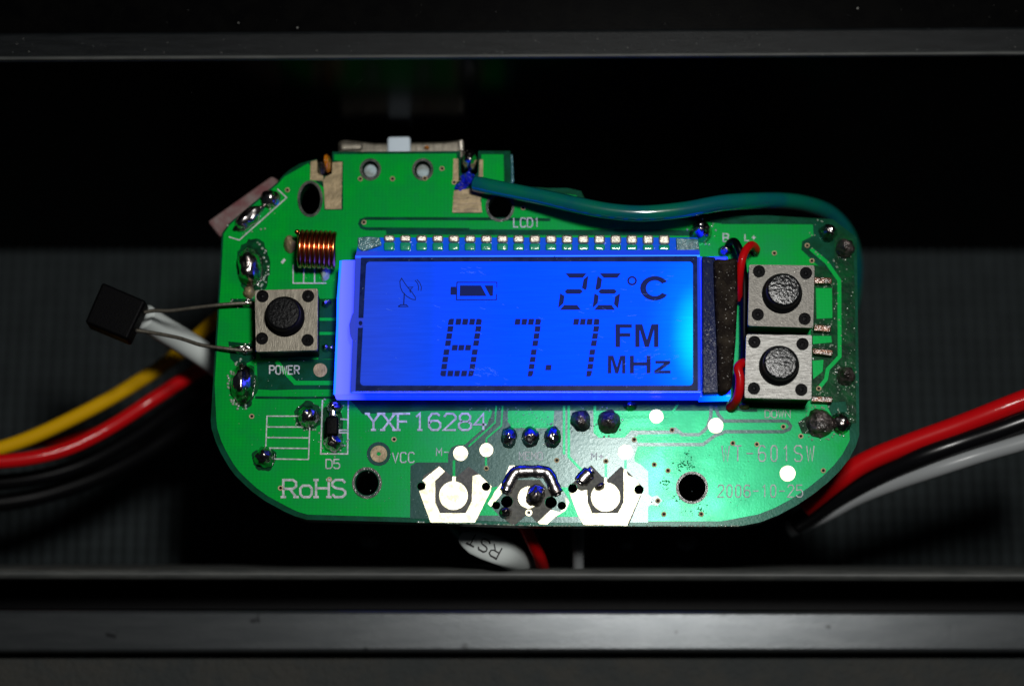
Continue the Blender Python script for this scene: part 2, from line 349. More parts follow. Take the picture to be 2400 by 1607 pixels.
def ribbon_bm(bm, pts, w, z, th=0.015, closed=False):
    n = len(pts); P = [Vector(p) for p in pts]; L_, R_ = [], []
    for i in range(n):
        a = P[(i - 1) % n] if (closed or i > 0) else None; b = P[(i + 1) % n] if (closed or i < n - 1) else None
        d1 = (P[i] - a).normalized() if a is not None and (P[i] - a).length > 0 else None
        d2 = (b - P[i]).normalized() if b is not None and (b - P[i]).length > 0 else None
        if d1 is None: d1 = d2
        if d2 is None: d2 = d1
        n1 = Vector((-d1.y, d1.x)); n2 = Vector((-d2.y, d2.x)); nn = (n1 + n2)
        if nn.length < 1e-6: nn = n1.copy()
        nn.normalize(); k = min(1.0 / max(nn.dot(n1), 0.35), 2.0)
        L_.append(P[i] + nn * w / 2 * k); R_.append(P[i] - nn * w / 2 * k)
    def vs(Q, zz): return [bm.verts.new(W(q.x, q.y, zz)) for q in Q]
    a, b = vs(L_, z), vs(R_, z)
    a2 = [bm.verts.new(v.co - Vector((0, 0, th * MM))) for v in a]; b2 = [bm.verts.new(v.co - Vector((0, 0, th * MM))) for v in b]
    rng = range(n) if closed else range(n - 1)
    for i in rng:
        j = (i + 1) % n
        bm.faces.new((a[i], b[i], b[j], a[j])); bm.faces.new((a[i], a[j], a2[j], a2[i])); bm.faces.new((b[i], b2[i], b2[j], b[j]))
    if not closed:
        bm.faces.new((a[0], a2[0], b2[0], b[0])); bm.faces.new((a[-1], b[-1], b2[-1], a2[-1]))
def ribbon(name, paths, w, z, m, parent=None, closed=False, th=0.015):
    bm = bmesh.new()
    for i, p in enumerate(paths): ribbon_bm(bm, p, w, z + i * 0.0007, th, closed)
    return from_bm(name, bm, m, parent)
def tube_bm(bm, pts, r, sides=12, cap=True):
    """pts: world Vectors; r number or list"""
    n = len(pts); rings = []; prev = None
    for i in range(n):
        t = (pts[min(i + 1, n - 1)] - pts[max(i - 1, 0)]).normalized()
        if prev is None:
            u = t.cross(Vector((0, 0, 1)))
            if u.length < 1e-3: u = t.cross(Vector((0, 1, 0)))
        else: u = prev - t * prev.dot(t)
        u.normalize(); prev = u; v = t.cross(u)
        rr = r[i] if isinstance(r, (list, tuple)) else r
        rings.append([bm.verts.new(pts[i] + (u * math.cos(2 * math.pi * k / sides) + v * math.sin(2 * math.pi * k / sides)) * rr) for k in range(sides)])
    for i in range(n - 1):
        for k in range(sides):
            bm.faces.new((rings[i][k], rings[i][(k + 1) % sides], rings[i + 1][(k + 1) % sides], rings[i + 1][k]))
    if cap: bm.faces.new(rings[0][::-1]); bm.faces.new(rings[-1])
def wire(name, pts, r_px, m, parent=None, k=8, sides=16):
    """pts: (px, py, z mm) ; radius in photo pixels at that depth"""
    sm = smooth_path(pts, k)
    P = [W(*q) for q in sm]
    rad = [r_px / 25.0 * MM * ((CAM - p).length / (DIST * MM)) * (1 + 0.035 * noise.noise(p * 2.2 + Vector((r_px, 0, 0)))) for p in P]
    bm = bmesh.new(); tube_bm(bm, P, rad, sides)
    return from_bm(name, bm, m, parent, True)
def blob(name, cx, cy, rx, ry, h, m, parent=None, rot=0.0, lump=0.12, z=0.0, peak=1.0):
    """solder dome: cx.. in photo px, h in mm"""
    bm = bmesh.new(); bmesh.ops.create_icosphere(bm, subdivisions=4, radius=1.0)
    seed = Vector((random.uniform(0, 50), random.uniform(0, 50), 0))
    c = W(cx, cy, z); k = MM / 25.0
    for v in bm.verts:
        co = v.co.copy(); s = 1 + lump * (noise.noise(co * 1.6 + seed) + 0.5 * noise.noise(co * 4 + seed))
        flare = 1.0 + 0.12 * max(0, 0.35 - abs(co.z)) / 0.35
        x, y = co.x * s * rx * k * flare, co.y * s * ry * k * flare
        zz = max(co.z, -0.05) ** 1 * h * MM * s if co.z > 0 else co.z * 0.2 * MM
        if peak > 1.0 and co.z > 0: zz += (peak - 1.0) * h * MM * max(0, co.z - 0.75) * 4
        ca, sa = math.cos(rot), math.sin(rot)
        v.co = Vector((x * ca - y * sa, x * sa + y * ca, zz)) + c
    return from_bm(name, bm, m, parent, True)

# ---------------------------------------------------------------- stroke lettering (4 x 6 grid, y up)
G = {
 'A': [[(0,0),(2,6),(4,0)],[(0.8,2.2),(3.2,2.2)]],
 'B': [[(0,0),(0,6),(3,6),(4,5.2),(4,3.9),(3,3.1),(0,3.1)],[(3,3.1),(4,2.3),(4,0.8),(3,0),(0,0)]],
 'C': [[(4,5),(3.2,6),(0.9,6),(0,5),(0,1),(0.9,0),(3.2,0),(4,1)]],
 'D': [[(0,0),(0,6),(2.8,6),(4,4.8),(4,1.2),(2.8,0),(0,0)]],
 'E': [[(4,6),(0,6),(0,0),(4,0)],[(0,3.1),(3,3.1)]],
 'F': [[(4,6),(0,6),(0,0)],[(0,3.1),(3,3.1)]],
 'H': [[(0,0),(0,6)],[(4,0),(4,6)],[(0,3.1),(4,3.1)]],
 'L': [[(0,6),(0,0),(3.6,0)]],
 'M': [[(0,0),(0,6),(2,2.5),(4,6),(4,0)]],
 'N': [[(0,0),(0,6),(4,0),(4,6)]],
 'O': [[(0.9,0),(0,1),(0,5),(0.9,6),(3.1,6),(4,5),(4,1),(3.1,0),(0.9,0)]],
 'P': [[(0,0),(0,6),(3,6),(4,5.2),(4,3.7),(3,2.9),(0,2.9)]],
 'R': [[(0,0),(0,6),(3,6),(4,5.2),(4,3.7),(3,2.9),(0,2.9)],[(2,2.9),(4,0)]],
 'S': [[(4,5),(3.2,6),(0.9,6),(0,5.1),(0,4),(0.9,3.2),(3.1,2.8),(4,2),(4,0.9),(3.1,0),(0.8,0),(0,1)]],
 'T': [[(0,6),(4,6)],[(2,6),(2,0)]],
 'V': [[(0,6),(2,0),(4,6)]],
 'W': [[(0,6),(1,0),(2,5),(3,0),(4,6)]],
 'X': [[(0,6),(4,0)],[(0,0),(4,6)]],
 'Y': [[(0,6),(2,3),(4,6)],[(2,3),(2,0)]],
 'o': [[(1,0),(0.2,1),(0.2,3),(1,4),(3,4),(3.8,3),(3.8,1),(3,0),(1,0)]],
 '0': [[(1.2,0),(0.4,1.2),(0.4,4.8),(1.2,6),(2.8,6),(3.6,4.8),(3.6,1.2),(2.8,0),(1.2,0)]],
 '1': [[(1,4.8),(2.2,6),(2.2,0)]],
 '2': [[(0.2,4.8),(0.9,6),(3.1,6),(3.9,5),(3.9,4),(0,0),(4,0)]],
 '4': [[(3,0),(3,6),(0,2),(4,2)]],
 '5': [[(3.8,6),(0.4,6),(0.2,3.4),(3,3.6),(4,2.6),(4,1),(3,0),(1,0),(0,0.9)]],
 '6': [[(3.7,5.2),(2.9,6),(1.2,6),(0.2,4.6),(0.2,1.2),(1.1,0),(3,0),(3.9,1),(3.9,2.5),(3,3.4),(1.1,3.4),(0.3,2.4)]],
 '8': [[(1,3.1),(0.3,4),(0.3,5.1),(1.1,6),(2.9,6),(3.7,5.1),(3.7,4),(3,3.1),(1,3.1),(0,2.2),(0,0.9),(1,0),(3,0),(4,0.9),(4,2.2),(3,3.1)]],
 '-': [[(0.2,3),(3.8,3)]],
 '+': [[(0.2,3),(3.8,3)],[(2,1.2),(2,4.8)]],
 ' ': [],
}
SER = {'Y': [(0,6),(4,6),(2,0)], 'X': [(0,6),(4,6),(0,0),(4,0)], 'F': [(0,0)], '1': [(2.2,0)], 'R': [(0,0),(4,0)], 'H': [(0,6),(4,6),(0,0),(4,0)]}
def lettering(name, s, x0, y0, x1, y1, w, z, m, parent, serif=False, fill=0.78, basis=None, label=None):
    bm = bmesh.new(); n = len(s); adv = (x1 - x0) / (n - 1 + fill); gw = adv * fill; k = 0
    for i, ch in enumerate(s):
        st = [list(p) for p in G[ch]]
        if serif:
            for sx, sy in SER.get(ch, []): st.append([(sx - 0.85, sy), (sx + 0.85, sy)])
        for p in st:
            q = [(x0 + i * adv + gx / 4 * gw, y1 - gy / 6 * (y1 - y0)) for gx, gy in p]
            if basis: q = [basis(a, b) for a, b in q]
            ribbon_bm(bm, q, w, z + 0.0012 * k, 0.01); k += 1
    o = from_bm(name, bm, m, parent)
    return o

# ================================================================ THE HOUSING
hous = thing('housing', 'black plastic housing trough with glossy walls holding the board and wires', 'housing', W(1200, 800, -40))
YW = W(1200, 335, -3.0).y
ZF = zat(1200, 588, YW)           # depth of the trough floor
def strip(name, prof, m, parent, smooth=False, bev=0, seg=2):
    """prof: list of ((pxL, pyL), (pxR, pyR), z) cross-section points, swept from left to right"""
    bm = bmesh.new(); rows = []
    for (a, b, z) in prof:
        A, B = W(-260, a, z), W(2660, b, z)
        rows.append([bm.verts.new(A + (B - A) * (t / 12 * 1.4 - 0.2)) for t in range(13)])
    for i in range(len(rows) - 1):
        for j in range(12):
            bm.faces.new((rows[i][j], rows[i + 1][j], rows[i + 1][j + 1], rows[i][j + 1]))
    o = from_bm(name, bm, m, parent, smooth)
    if bev: bevel(o, bev, 3, 20)
    return o
ZC = 15.0
# upper side: outer face, rim, rounded inner lip, tall inner wall
strip('outer_panel', [(-160, -180, ZC + 1.0), (80, 62, ZC + 0.2)], M['wall'], hous)
strip('rim', [(79, 61, ZC - 1.2), (80.5, 62.5, ZC + 0.35), (84, 66, ZC + 0.5), (134, 118, ZC + 0.3)], M['rim'], hous, bev=0.2)
strip('inner_lip', [(134.5, 118.5, ZC + 0.28), (138, 122, ZC + 0.55), (142, 126, ZC + 0.45), (146, 131, ZC - 0.6)], M['lip'], hous, True)
bm = bmesh.new()
A0, A1 = W(-260, 147, ZC - 0.8), W(2660, 131, ZC - 0.8)
B0 = Vector((A0.x * 1.1, YW, ZF * MM)); B1 = Vector((A1.x * 1.1, YW, ZF * MM))
vs = [[bm.verts.new(a + (b - a) * (t / 12 * 1.4 - 0.2)) for t in range(13)] for a, b in ((A0, A1), (B0, B1))]
for j in range(12): bm.faces.new((vs[0][j], vs[1][j], vs[1][j + 1], vs[0][j + 1]))
from_bm('inner_wall', bm, M['wall'], hous)
# lower side: lip over the floor, glossy black step, grey band, textured top
strip('inner_lip', [(1322, 1326, -20), (1331, 1336, -8.6), (1340, 1346, -8.0), (1352, 1358, -8.2), (1360, 1366, -10.0)], M['lip'], hous, True)
strip('step', [(1359, 1365, -10.5), (1372, 1378, -16.0), (1425, 1430, -16.0), (1429, 1434, 0.0)], M['blackpl'], hous)
strip('band', [(1429.5, 1434, 2.0), (1428, 1432, 6.6), (1432, 1436, 7.0), (1524, 1524, 7.0), (1528, 1528, 6.6), (1531, 1531, 5.2)], M['band'], hous, bev=0.25)
# ribbed floor
bm = bmesh.new()
fx0, fx1 = W(-750, 800, ZF).x, W(3150, 800, ZF).x; fy0, fy1 = W(1200, 1420, ZF).y, YW + 0.05
PITCH = 0.13; nx = int((fx1 - fx0) / (PITCH / 6)); ny = 66
rows = []
for j in range(ny + 1):
    y = fy0 + (fy1 - fy0) * j / ny; r = []
    for i in range(nx + 1):
        x = fx0 + (fx1 - fx0) * i / nx
        s = math.sin(2 * math.pi * x / PITCH)
        h = 0.03 * s * (0.75 + 0.35 * math.sin(2 * math.pi * j / 2.0 + 0.5)) + 0.006 * noise.noise(Vector((x, y, 0)) * 3)
        r.append(bm.verts.new((x, y, ZF * MM + h)))
    rows.append(r)
for j in range(ny):
    for i in range(nx): bm.faces.new((rows[j][i], rows[j][i + 1], rows[j + 1][i + 1], rows[j + 1][i]))
fo = from_bm('ribbed_floor', bm, M['floor'], hous, True)
# outside surface at the bottom of the frame
tp = strip('table_top', [(1529, 1529, 5.0), (1900, 1900, 5.0)], M['leather'], None)
tag(tp, kind='structure', label='charcoal textured surface along the bottom edge')

wn = (B0 - A0).cross(A1 - A0).normalized()
def WW(px, py, off=0.004):
    d = ray(px, py); t = (A0 - CAM).dot(wn) / d.dot(wn)
    p = CAM + d * t
    return p - d.normalized() * off
M['specks'] = mat('pale_dust', (0.16, 0.16, 0.15, 1), 0.7)
bm = bmesh.new(); rd = random.Random(11)
def speck(p, r):
    q = bmesh.ops.create_icosphere(bm, subdivisions=1, radius=r)
    for v in q['verts']: v.co = v.co * rd.uniform(0.7, 1.3) + p
for _ in range(90): speck(WW(rd.uniform(300, 2300), rd.uniform(170, 560)), rd.uniform(0.0008, 0.003))
for _ in range(40): speck(W(rd.uniform(0, 2400), rd.uniform(5, 60), ZC + 0.7), rd.uniform(0.0006, 0.0022))
for _ in range(50): speck(W(rd.uniform(0, 2400), rd.uniform(84, 130), ZC + 0.55), rd.uniform(0.001, 0.005))
for (x, y) in ((697,65),(559,54),(2010,20)): speck(W(x, y, ZC + 0.7), 0.009)
for a, b in (((838,280),(872,262)),((842,281),(880,268)),((850,276),(876,256)),((860,270),(881,266)),((822,205),(850,186)),((1375,228),(1450,226)),((840,240),(862,232)),((1100,205),(1125,208)),((2010,375),(2060,385)),((1985,370),(2030,378))):
    tube_bm(bm, [WW(*a), WW((a[0] + b[0]) / 2, (a[1] + b[1]) / 2 + 1.5), WW(*b)], 0.0014, 5)
tag(from_bm('dust_and_scratches', bm, M['specks'], hous), kind='stuff')
M['greydome'] = mat('dull_grey_dome', (0.03, 0.033, 0.033, 1), 0.4, 0.3)  # grey domes for the faint spots low in the trough
for x, y, r in ((868,1266,22),(1470,1275,14),(1610,1272,22)):
    blob('floor_dome', x, y, r, r * 0.7, 1.2, M['greydome'], hous, 0, 0.1, -22)

# ================================================================ CIRCUIT BOARD
board = thing('circuit_board', 'green circuit board with lit blue display, three push buttons and soldered parts', 'circuit board', W(1200, 800, -1.6))
outline = [(779,356),(1079,354),(1080,404),(1086,410),(1114,410),(1120,404),(1121,354),(1196,354),(1198,436),(1290,441),(1330,441),(1362,448),(1372,470),(1500,497),(1690,506),(1800,505),
           (1952,514),(2008,557),(2010,700),(2013,900),(2014,1018),(2006,1045),(1990,1075),(1968,1103),(1940,1130),(1905,1158),(1866,1184),(1825,1206),(1782,1223),(1740,1231),(1690,1233),
           (1260,1232),(960,1223),(719,1217),(692,1209),(667,1198),(621,1173),(592,1152),(568,1130),(550,1112),(536,1093),(518,1062),(506,1036),(496,1005),(494,985),(499,900),(507,770),(515,640),(520,547),
           (536,524),(600,470),(649,428),(664,411),(679,398),(702,384),(722,378),(743,373),(744,405),(750,412),(772,412),(778,405)]
holes = [circ(727,466,25,37), circ(1172,484,28,30), circ(860,1131,27,29), circ(1622,1142,33,33),
         circ(868,397,20,21,20), circ(991,397,20,21,20),
         circ(987,1139,9.5,9.5,14), circ(1139,1140,10,10,14), circ(1342,1144,11,11,14), circ(1497.5,1147,11,11,14),
         circ(1163,1183.5,9.5,9.5,14), circ(1188,1175,14,14,16), circ(1291,1177,14,14,16), circ(1317,1184.5,10,10,14)]
# the two overlapping hole pairs of the middle pad are cut as one outline each
def peanut(a, b):
    (x0, y0, r0), (x1, y1, r1) = a, b
    ang = math.atan2(y1 - y0, x1 - x0); pts = []
    for k in range(17):
        t = ang + 0.6 + (2 * math.pi - 1.2) * k / 16; pts.append((x0 + r0 * math.cos(t), y0 + r0 * math.sin(t)))
    for k in range(13):
        t = ang + math.pi + 0.75 + (2 * math.pi - 1.5) * k / 12; pts.append((x1 + r1 * math.cos(t), y1 + r1 * math.sin(t)))
    return pts
holes = holes[:10] + [peanut((1188,1175,14),(1163,1184,9.5)), peanut((1291,1177,14),(1317,1184.5,10))]
holed('laminate', [outline] + holes, -1.6, 0.0, M['gap'], board, side=M['edge'])
# bright copper pour under green mask
def offset_poly(pts, d):
    n = len(pts); out = []
    area = sum(pts[i][0] * pts[(i + 1) % n][1] - pts[(i + 1) % n][0] * pts[i][1] for i in range(n))
    s = 1 if area > 0 else -1
    for i in range(n):
        a, b, c = Vector(pts[i - 1]), Vector(pts[i]), Vector(pts[(i + 1) % n])
        d1, d2 = (b - a).normalized(), (c - b).normalized()
        n1, n2 = Vector((-d1.y, d1.x)), Vector((-d2.y, d2.x)); nn = (n1 + n2).normalized()
        out.append(tuple(b + nn * s * d(b) / max(nn.dot(n1), 0.5)))
    return out
def inset(p):
    if p.x > 1940 and p.y < 1010: return 10
    if p.x > 1730 and p.y > 1000: return 19
    if p.y > 1205: return 12
    if p.x < 720 and p.y > 980: return 13
    return 4
pour_out = [(783,362),(1070,360),(1072,404),(1066,440),(1062,500),(1128,500),(1128,440),(1128,362),(1180,362),(1182,440),(1290,452),(1350,458),(1372,478),(1500,505),(1690,524),(1905,526),(1907,552),
    (1880,565),(1878,585),(1912,618),(1952,650),(1952,690),(1955,850),(1920,905),(1960,1000),(1990,1000),(1992,1030)] + \
    offset_poly(outline, inset)[21:32] + [(1520,1224),(1260,1222),(962,1212)] + offset_poly(outline, inset)[33:53] + [(722,383),(727,388),(727,412),(745,430),(760,440),(760,492),(804,492),(804,378),(783,376)]
pour_holes = [circ(727,466,29,42), circ(1172,484,34,36), circ(860,1131,33,35), circ(1622,1142,38,38), circ(868,397,24,25,20), circ(991,397,24,25,20)] + holes[6:]
holed('copper_pour', [pour_out] + pour_holes, 0.0, 0.03, M['pour'], board)
# hole collars
for (cx, cy, rx, ry) in ((727,466,30,43),(860,1131,35,37),(1622,1142,38,38),(868,397,25,26),(991,397,25,26),(1172,484,34,36)):
    holed('hole_collar', [circ(cx, cy, rx, ry), circ(cx, cy, rx - 6, ry - 6)], 0.0, 0.10, M['hole'], board)
for cx, cy in ((868, 400), (991, 400)):
    prism('peg', circ(cx, cy, 15.5, 15.5, 20), -3.0, -0.5, M['whitepin'], board, 0.15)

# ---- bare laminate areas and channels
Z1, Z2, Z3, Z4 = 0.045, 0.060, 0.075, 0.09
prism('bare_laminate', [(962,1092),(975,1083),(1050,1083),(1050,1064),(1058,1048),(1072,1042),(1086,1042),(1150,978),(1158,950),(1190,950),(1190,988),(1204,1003),(1296,1003),(1300,950),(1390,950),(1392,1012),
      (1410,1022),(1464,1022),(1478,1006),(1575,1001),(1590,1016),(1494,1018),(1494,1048),(1487,1068),(1487,1080),(1503,1089),(1519,1104),(1520,1158),(1528,1164),(1540,1160),(1552,1172),(1540,1186),(1526,1182),(1519,1187),(1519,1224),(1260,1224),(961,1214)], 0.031, Z1, M['bare'], board)
def r1(l): return [(840 + x * .2168, 920 + y * .2168) for x, y in l]
def r2(l): return [(1260 + x * .2168, 920 + y * .2168) for x, y in l]
def r3(l): return [(1560 + x * .2551, 440 + y * .2551) for x, y in l]
def r4(l): return [(1560 + x * .2934, 800 + y * .2934) for x, y in l]
def r5(l): return [(460 + x * .2296, 640 + y * .2296) for x, y in l]
def r6(l): return [(460 + x * .2296, 900 + y * .2296) for x, y in l]
def ra(l): return [(460 + x * .2551, 300 + y * .2551) for x, y in l]
def rb(l): return [(760 + x * .2168, 300 + y * .2168) for x, y in l]
# islands of green between the contact pads
prism('green_island', r1([(1450,1020),(1510,1010),(1400,1200),(1520,1325),(1310,1325),(1290,1300)]), Z1, Z2, M['trace'], board)
prism('green_island', r2([(250,1020),(325,1020),(345,1100),(440,1340),(200,1340),(330,1230),(338,1150),(300,1090)]), Z1, Z2, M['trace'], board)
# channels (dark grooves in the pour)
for p, w in (([(1290,515),(1144,513),(858,512),(846,516),(843,524),(848,533),(858,536),(1100,538)], 7),
             ([(905,543),(1100,544),(1640,546)], 13), ([(1690,520),(1905,520)], 10),
             ([(598,931),(700,932),(790,931)], 6), ([(1580,1003),(1600,1018),(1640,1018),(1658,1001),(1666,975),(1667,948)], 8),
             ([(1494,1041),(1648,1041),(1676,1020),(1700,1011),(1836,1011),(1850,1005),(1853,998),(1846,988),(1836,986),(1696,986),(1684,972),(1676,950)], 8),
             ([(1680,948),(1745,961),(1775,961)], 7), ([(1900,583),(1935,612),(1952,640)], 12)):
    o = ribbon('mask_channel', [p], w, Z2, M['bare'] if p[0][1] > 950 else M['gap'], board)
prism('mask_and_shade_area', [(602,848),(700,842),(786,842),(786,912),(700,912),(640,914),(604,912)], 0.031, Z1, M['gap'], board)
prism('mask_and_shade_area', [(746,700),(792,700),(790,840),(746,842)], 0.031, Z1, M['gap'], board)
prism('mask_and_shade_area', [(540,700),(600,700),(600,722),(545,722)], 0.031, Z1, M['gap'], board)
prism('mask_and_shade_area', [(535,800),(600,806),(600,840),(560,860),(540,840)], 0.031, Z1, M['gap'], board)
prism('mask_and_shade_area', [(820,936),(1720,936),(1715,962),(1000,962),(850,970)], 0.031, Z1 + 0.005, M['gap'], board)  # dark sheet painted where the display shades the board
prism('flux_film', [(1955,530),(2000,562),(2004,700),(2007,990),(1992,992),(1982,940),(1900,945),(1900,620),(1935,625),(1958,650)], 0.031, Z2, M['wet'], board)
prism('flux_film', [(1870,990),(1890,975),(1960,975),(1975,1000),(1930,1020),(1880,1015)], 0.031, Z2, M['wet'], board)
def puddle(cx, cy, rx, ry, z, seed):
    pts = []
    for i in range(40):
        a = 2 * math.pi * i / 40; k = 1 + 0.22 * noise.noise(Vector((math.cos(a) * 1.6, math.sin(a) * 1.6, seed))) + 0.12 * noise.noise(Vector((math.cos(a) * 5, math.sin(a) * 5, seed)))
        pts.append((cx + rx * k * math.cos(a), cy + ry * k * math.sin(a)))
    prism('flux_film', pts, 0.031, z, M['wet'], board)
puddle(595, 622, 40, 64, Z1, 1.0)
puddle(572, 902, 30, 56, Z1 + 0.006, 4.0)
puddle(648, 800, 60, 34, Z1 + 0.012, 9.0)
puddle(722, 975, 32, 33, Z1, 12.0)
puddle(620, 1075, 28, 28, Z1, 17.0)
M['speck'] = mat('scuffed_dark_mask', (0.001, 0.10, 0.028, 1), 0.6, spec=0.02)
sr = random.Random(21); sb = bmesh.new()
for (cx, cy, sx, sy, n) in ((1605,1088,26,14,46),(1560,1132,14,12,22),(1590,1165,14,16,20),(1640,1195,22,12,26),(1612,1065,8,10,10),(1600,1110,40,50,24)):
    for _ in range(n):
        x, y = sr.gauss(cx, sx * 0.5), sr.gauss(cy, sy * 0.5)
        if math.hypot(x - 1622, y - 1142) < 39: continue
        r = sr.uniform(0.6, 2.3); z = 0.04 + sr.random() * 0.012
        v = [sb.verts.new(W(x + r * sr.uniform(.5, 1.4) * math.cos(a * 1.047), y + r * sr.uniform(.5, 1.4) * math.sin(a * 1.047), z)) for a in range(6)]
        sb.faces.new(v)
tag(from_bm('mask_scuffs', sb, M['speck'], board), kind='stuff')
puddle(779, 998, 26, 58, Z1 + 0.004, 14.0)
# traces
for p, w in (([(648,846),(667,870),(692,897),(784,897)], 10), ([(746,748),(790,748)], 7), ([(746,781),(790,781)], 7),
             ([(1900,583),(1938,615),(1967,657),(1968,835),(1940,865),(1936,888),(1919,910)], 9),
             ([(1098,1046),(1160,990),(1163,950)], 4), ([(1088,1040),(1140,994),(1150,960)], 4), ([(1140,1037),(1140,1027),(1175,997),(1178,950)], 4),
             ([(1064,1078),(1064,1122)], 6), ([(1139,1060),(1139,1092)], 5), ([(1322,950),(1322,1064)], 6), ([(1333,950),(1333,1070),(1366,1104)], 6),
             ([(1394,950),(1394,1012),(1404,1022),(1462,1022),(1478,1005),(1575,1005)], 6), ([(1448,972),(1455,976),(1530,976)], 5), ([(1548,976),(1565,976),(1580,960),(1590,945)], 5),
             ([(1420,1080),(1420,1122)], 6), ([(1466,1070),(1466,1104)], 6), ([(1486,1027),(1640,1027),(1668,1008)], 10)):
    ribbon('copper_trace', [p], w, Z3, M['trace'], board)
for q in ([(1912,675),(1950,675),(1951,745),(1914,747)], [(1905,787),(1948,787),(1950,802),(1905,806)], [(1904,845),(1930,843),(1928,870),(1906,888)]):
    prism('copper_patch', q, Z2, Z3, M['trace'], board)
prism('copper_patch', [(1196,1003),(1200,962),(1270,962),(1280,968),(1280,1000)], Z1, Z3, M['trace'], board)

# ---- contact pads
drills = [(987,1139,9.5),(1139,1140,10),(1342,1144,11),(1497.5,1147,11),(1163,1183.5,9.5),(1188,1175,14),(1291,1177,14),(1317,1184.5,10)]
def drill():
    dg_objs = [o for o in board.children if o.name.split('.')[0] in ('bare_laminate', 'grey_laminate_area', 'green_island', 'contact_pad') and not o.get('done')]
    for o in dg_objs:
        o['done'] = 1; mods = []
        base = wloc(o)
        xs = [v.co.x + base.x for v in o.data.vertices]; ys = [v.co.y + base.y for v in o.data.vertices]
        for (x, y, r) in drills:
            c = W(x, y, 0)
            if not (min(xs) - .05 < c.x < max(xs) + .05 and min(ys) - .05 < c.y < max(ys) + .05): continue
            bm = bmesh.new(); bmesh.ops.create_cone(bm, cap_ends=True, segments=20, radius1=r / 25 * MM, radius2=r / 25 * MM, depth=0.1)
            me = bpy.data.meshes.new('cut'); bm.to_mesh(me); bm.free()
            cu = bpy.data.objects.new('cut', me); COL.objects.link(cu); cu.location = c + Vector((0, 0, 0.0007 * x % 0.002))
            md = o.modifiers.new('cut', 'BOOLEAN'); md.object = cu; md.operation = 'DIFFERENCE'; md.solver = 'EXACT'; mods.append(cu)
        if mods:
            bpy.context.view_layer.update()
            dg = bpy.context.evaluated_depsgraph_get()
            me = bpy.data.meshes.new_from_object(o.evaluated_get(dg)); o.modifiers.clear(); o.data = me
            for c in mods: bpy.data.objects.remove(c)
        del o['done']
def padplate(pts, m=M['tin'], z=Z4, name='contact_pad', hs=()):
    return holed(name, [pts] + list(hs), 0.05, z, m, board) if hs else prism(name, pts, 0.05, z, m, board)
prism('grey_laminate_area', r1([(700,900),(880,785),(960,860),(1020,915),(1055,915),(1190,795),(1310,880),(1440,1010),(1300,1330),(880,1330),(700,1150)]), 0.031, Z2 + 0.003, M['grey'], board)
prism('grey_laminate_area', r2([(340,1010),(580,780),(700,905),(760,930),(900,795),(975,850),(1150,1030),(1110,1130),(985,1430),(940,1380),(560,1380),(400,1180)]), 0.031, Z2 + 0.003, M['grey'], board)
prism('grey_laminate_area', r1([(1640,1000),(1700,940),(1960,940),(2060,1060),(2130,1160),(2090,1260),(1930,1400),(1840,1300),(1680,1440),(1530,1330),(1600,1180),(1590,1090)]), 0.031, Z2 + 0.006, M['grey'], board)
padplate(r1([(690,945),(875,795),(935,850),(830,950),(830,1180),(880,1300),(1160,1300),(1225,1170),(1235,900),(1305,880),(1440,1010),(1430,1060),(1260,1400),(780,1400),(655,1060),(720,1040),(730,990)]))
padplate(r1([(1028 + 155 * math.cos(a), 1110 + 155 * math.sin(a)) for a in [math.radians(-83 + 346 * k / 30 + 0) for k in range(31)]] + [(1014,950),(1016,905),(1054,905),(1050,950)]))
padplate(r2([(350,1090),(430,1040),(470,1060),(535,1050),(540,1180),(590,1300),(870,1300),(930,1180),(930,825),(962,825),(970,885),(1010,905),(1060,935),(1095,985),(1150,1040),(1110,1110),(965,1435),(495,1425),(440,1330)]))
padplate(r2([(735 + 158 * math.cos(a), 1125 + 158 * math.sin(a)) for a in [math.radians(-83 + 346 * k / 30) for k in range(31)]] + [(722,960),(720,925),(738,912),(752,930),(748,960)]))
padplate(r1([(1635,785),(1690,785),(1720,850),(1640,960),(1560,1080),(1500,1150),(1430,1230),(1400,1200),(1480,1060),(1560,960)]))
padplate(r1([(1940,1395),(2080,1265),(2180,1290),(2245,1230),(2240,1130),(2280,1180),(2240,1270),(2140,1330),(2040,1420),(1960,1418)]))
padplate(r1([(1838 + 113 * math.cos(a), 1130 + 118 * math.sin(a)) for a in [2 * math.pi * k / 26 for k in range(26)]]))
padplate(r1([(1842 + 38 * math.cos(2 * math.pi * k / 16), 1295 + 36 * math.sin(2 * math.pi * k / 16)) for k in range(16)]), hs=[circ(1239.4,1200.8,4.5,4.5,10)])
drill()
# round test pads
for (x, y, r, m) in ((1079.5,1062,17.5,'tin'),(1140,1054,16,'tin'),(1466,1059,17.5,'tin'),(1538.5,975.5,16.5,'tin'),(1677.5,997,18,'tin'),(1846,1109,18.5,'tin'),(750.5,867,16,'gold')):
    prism('test_pad', circ(x, y, r, r, 28), 0.03, Z4, M[m], board)
holed('test_pad', [circ(887.7,1063,28,28), circ(887.7,1063,20,20)], 0.03, Z3, M['bare'], board)
holed('test_pad', [circ(887.7,1063,19.5,19.5), circ(887.7,1063,4.8,4.8,12)], 0.03, Z4, M['gold'], board)
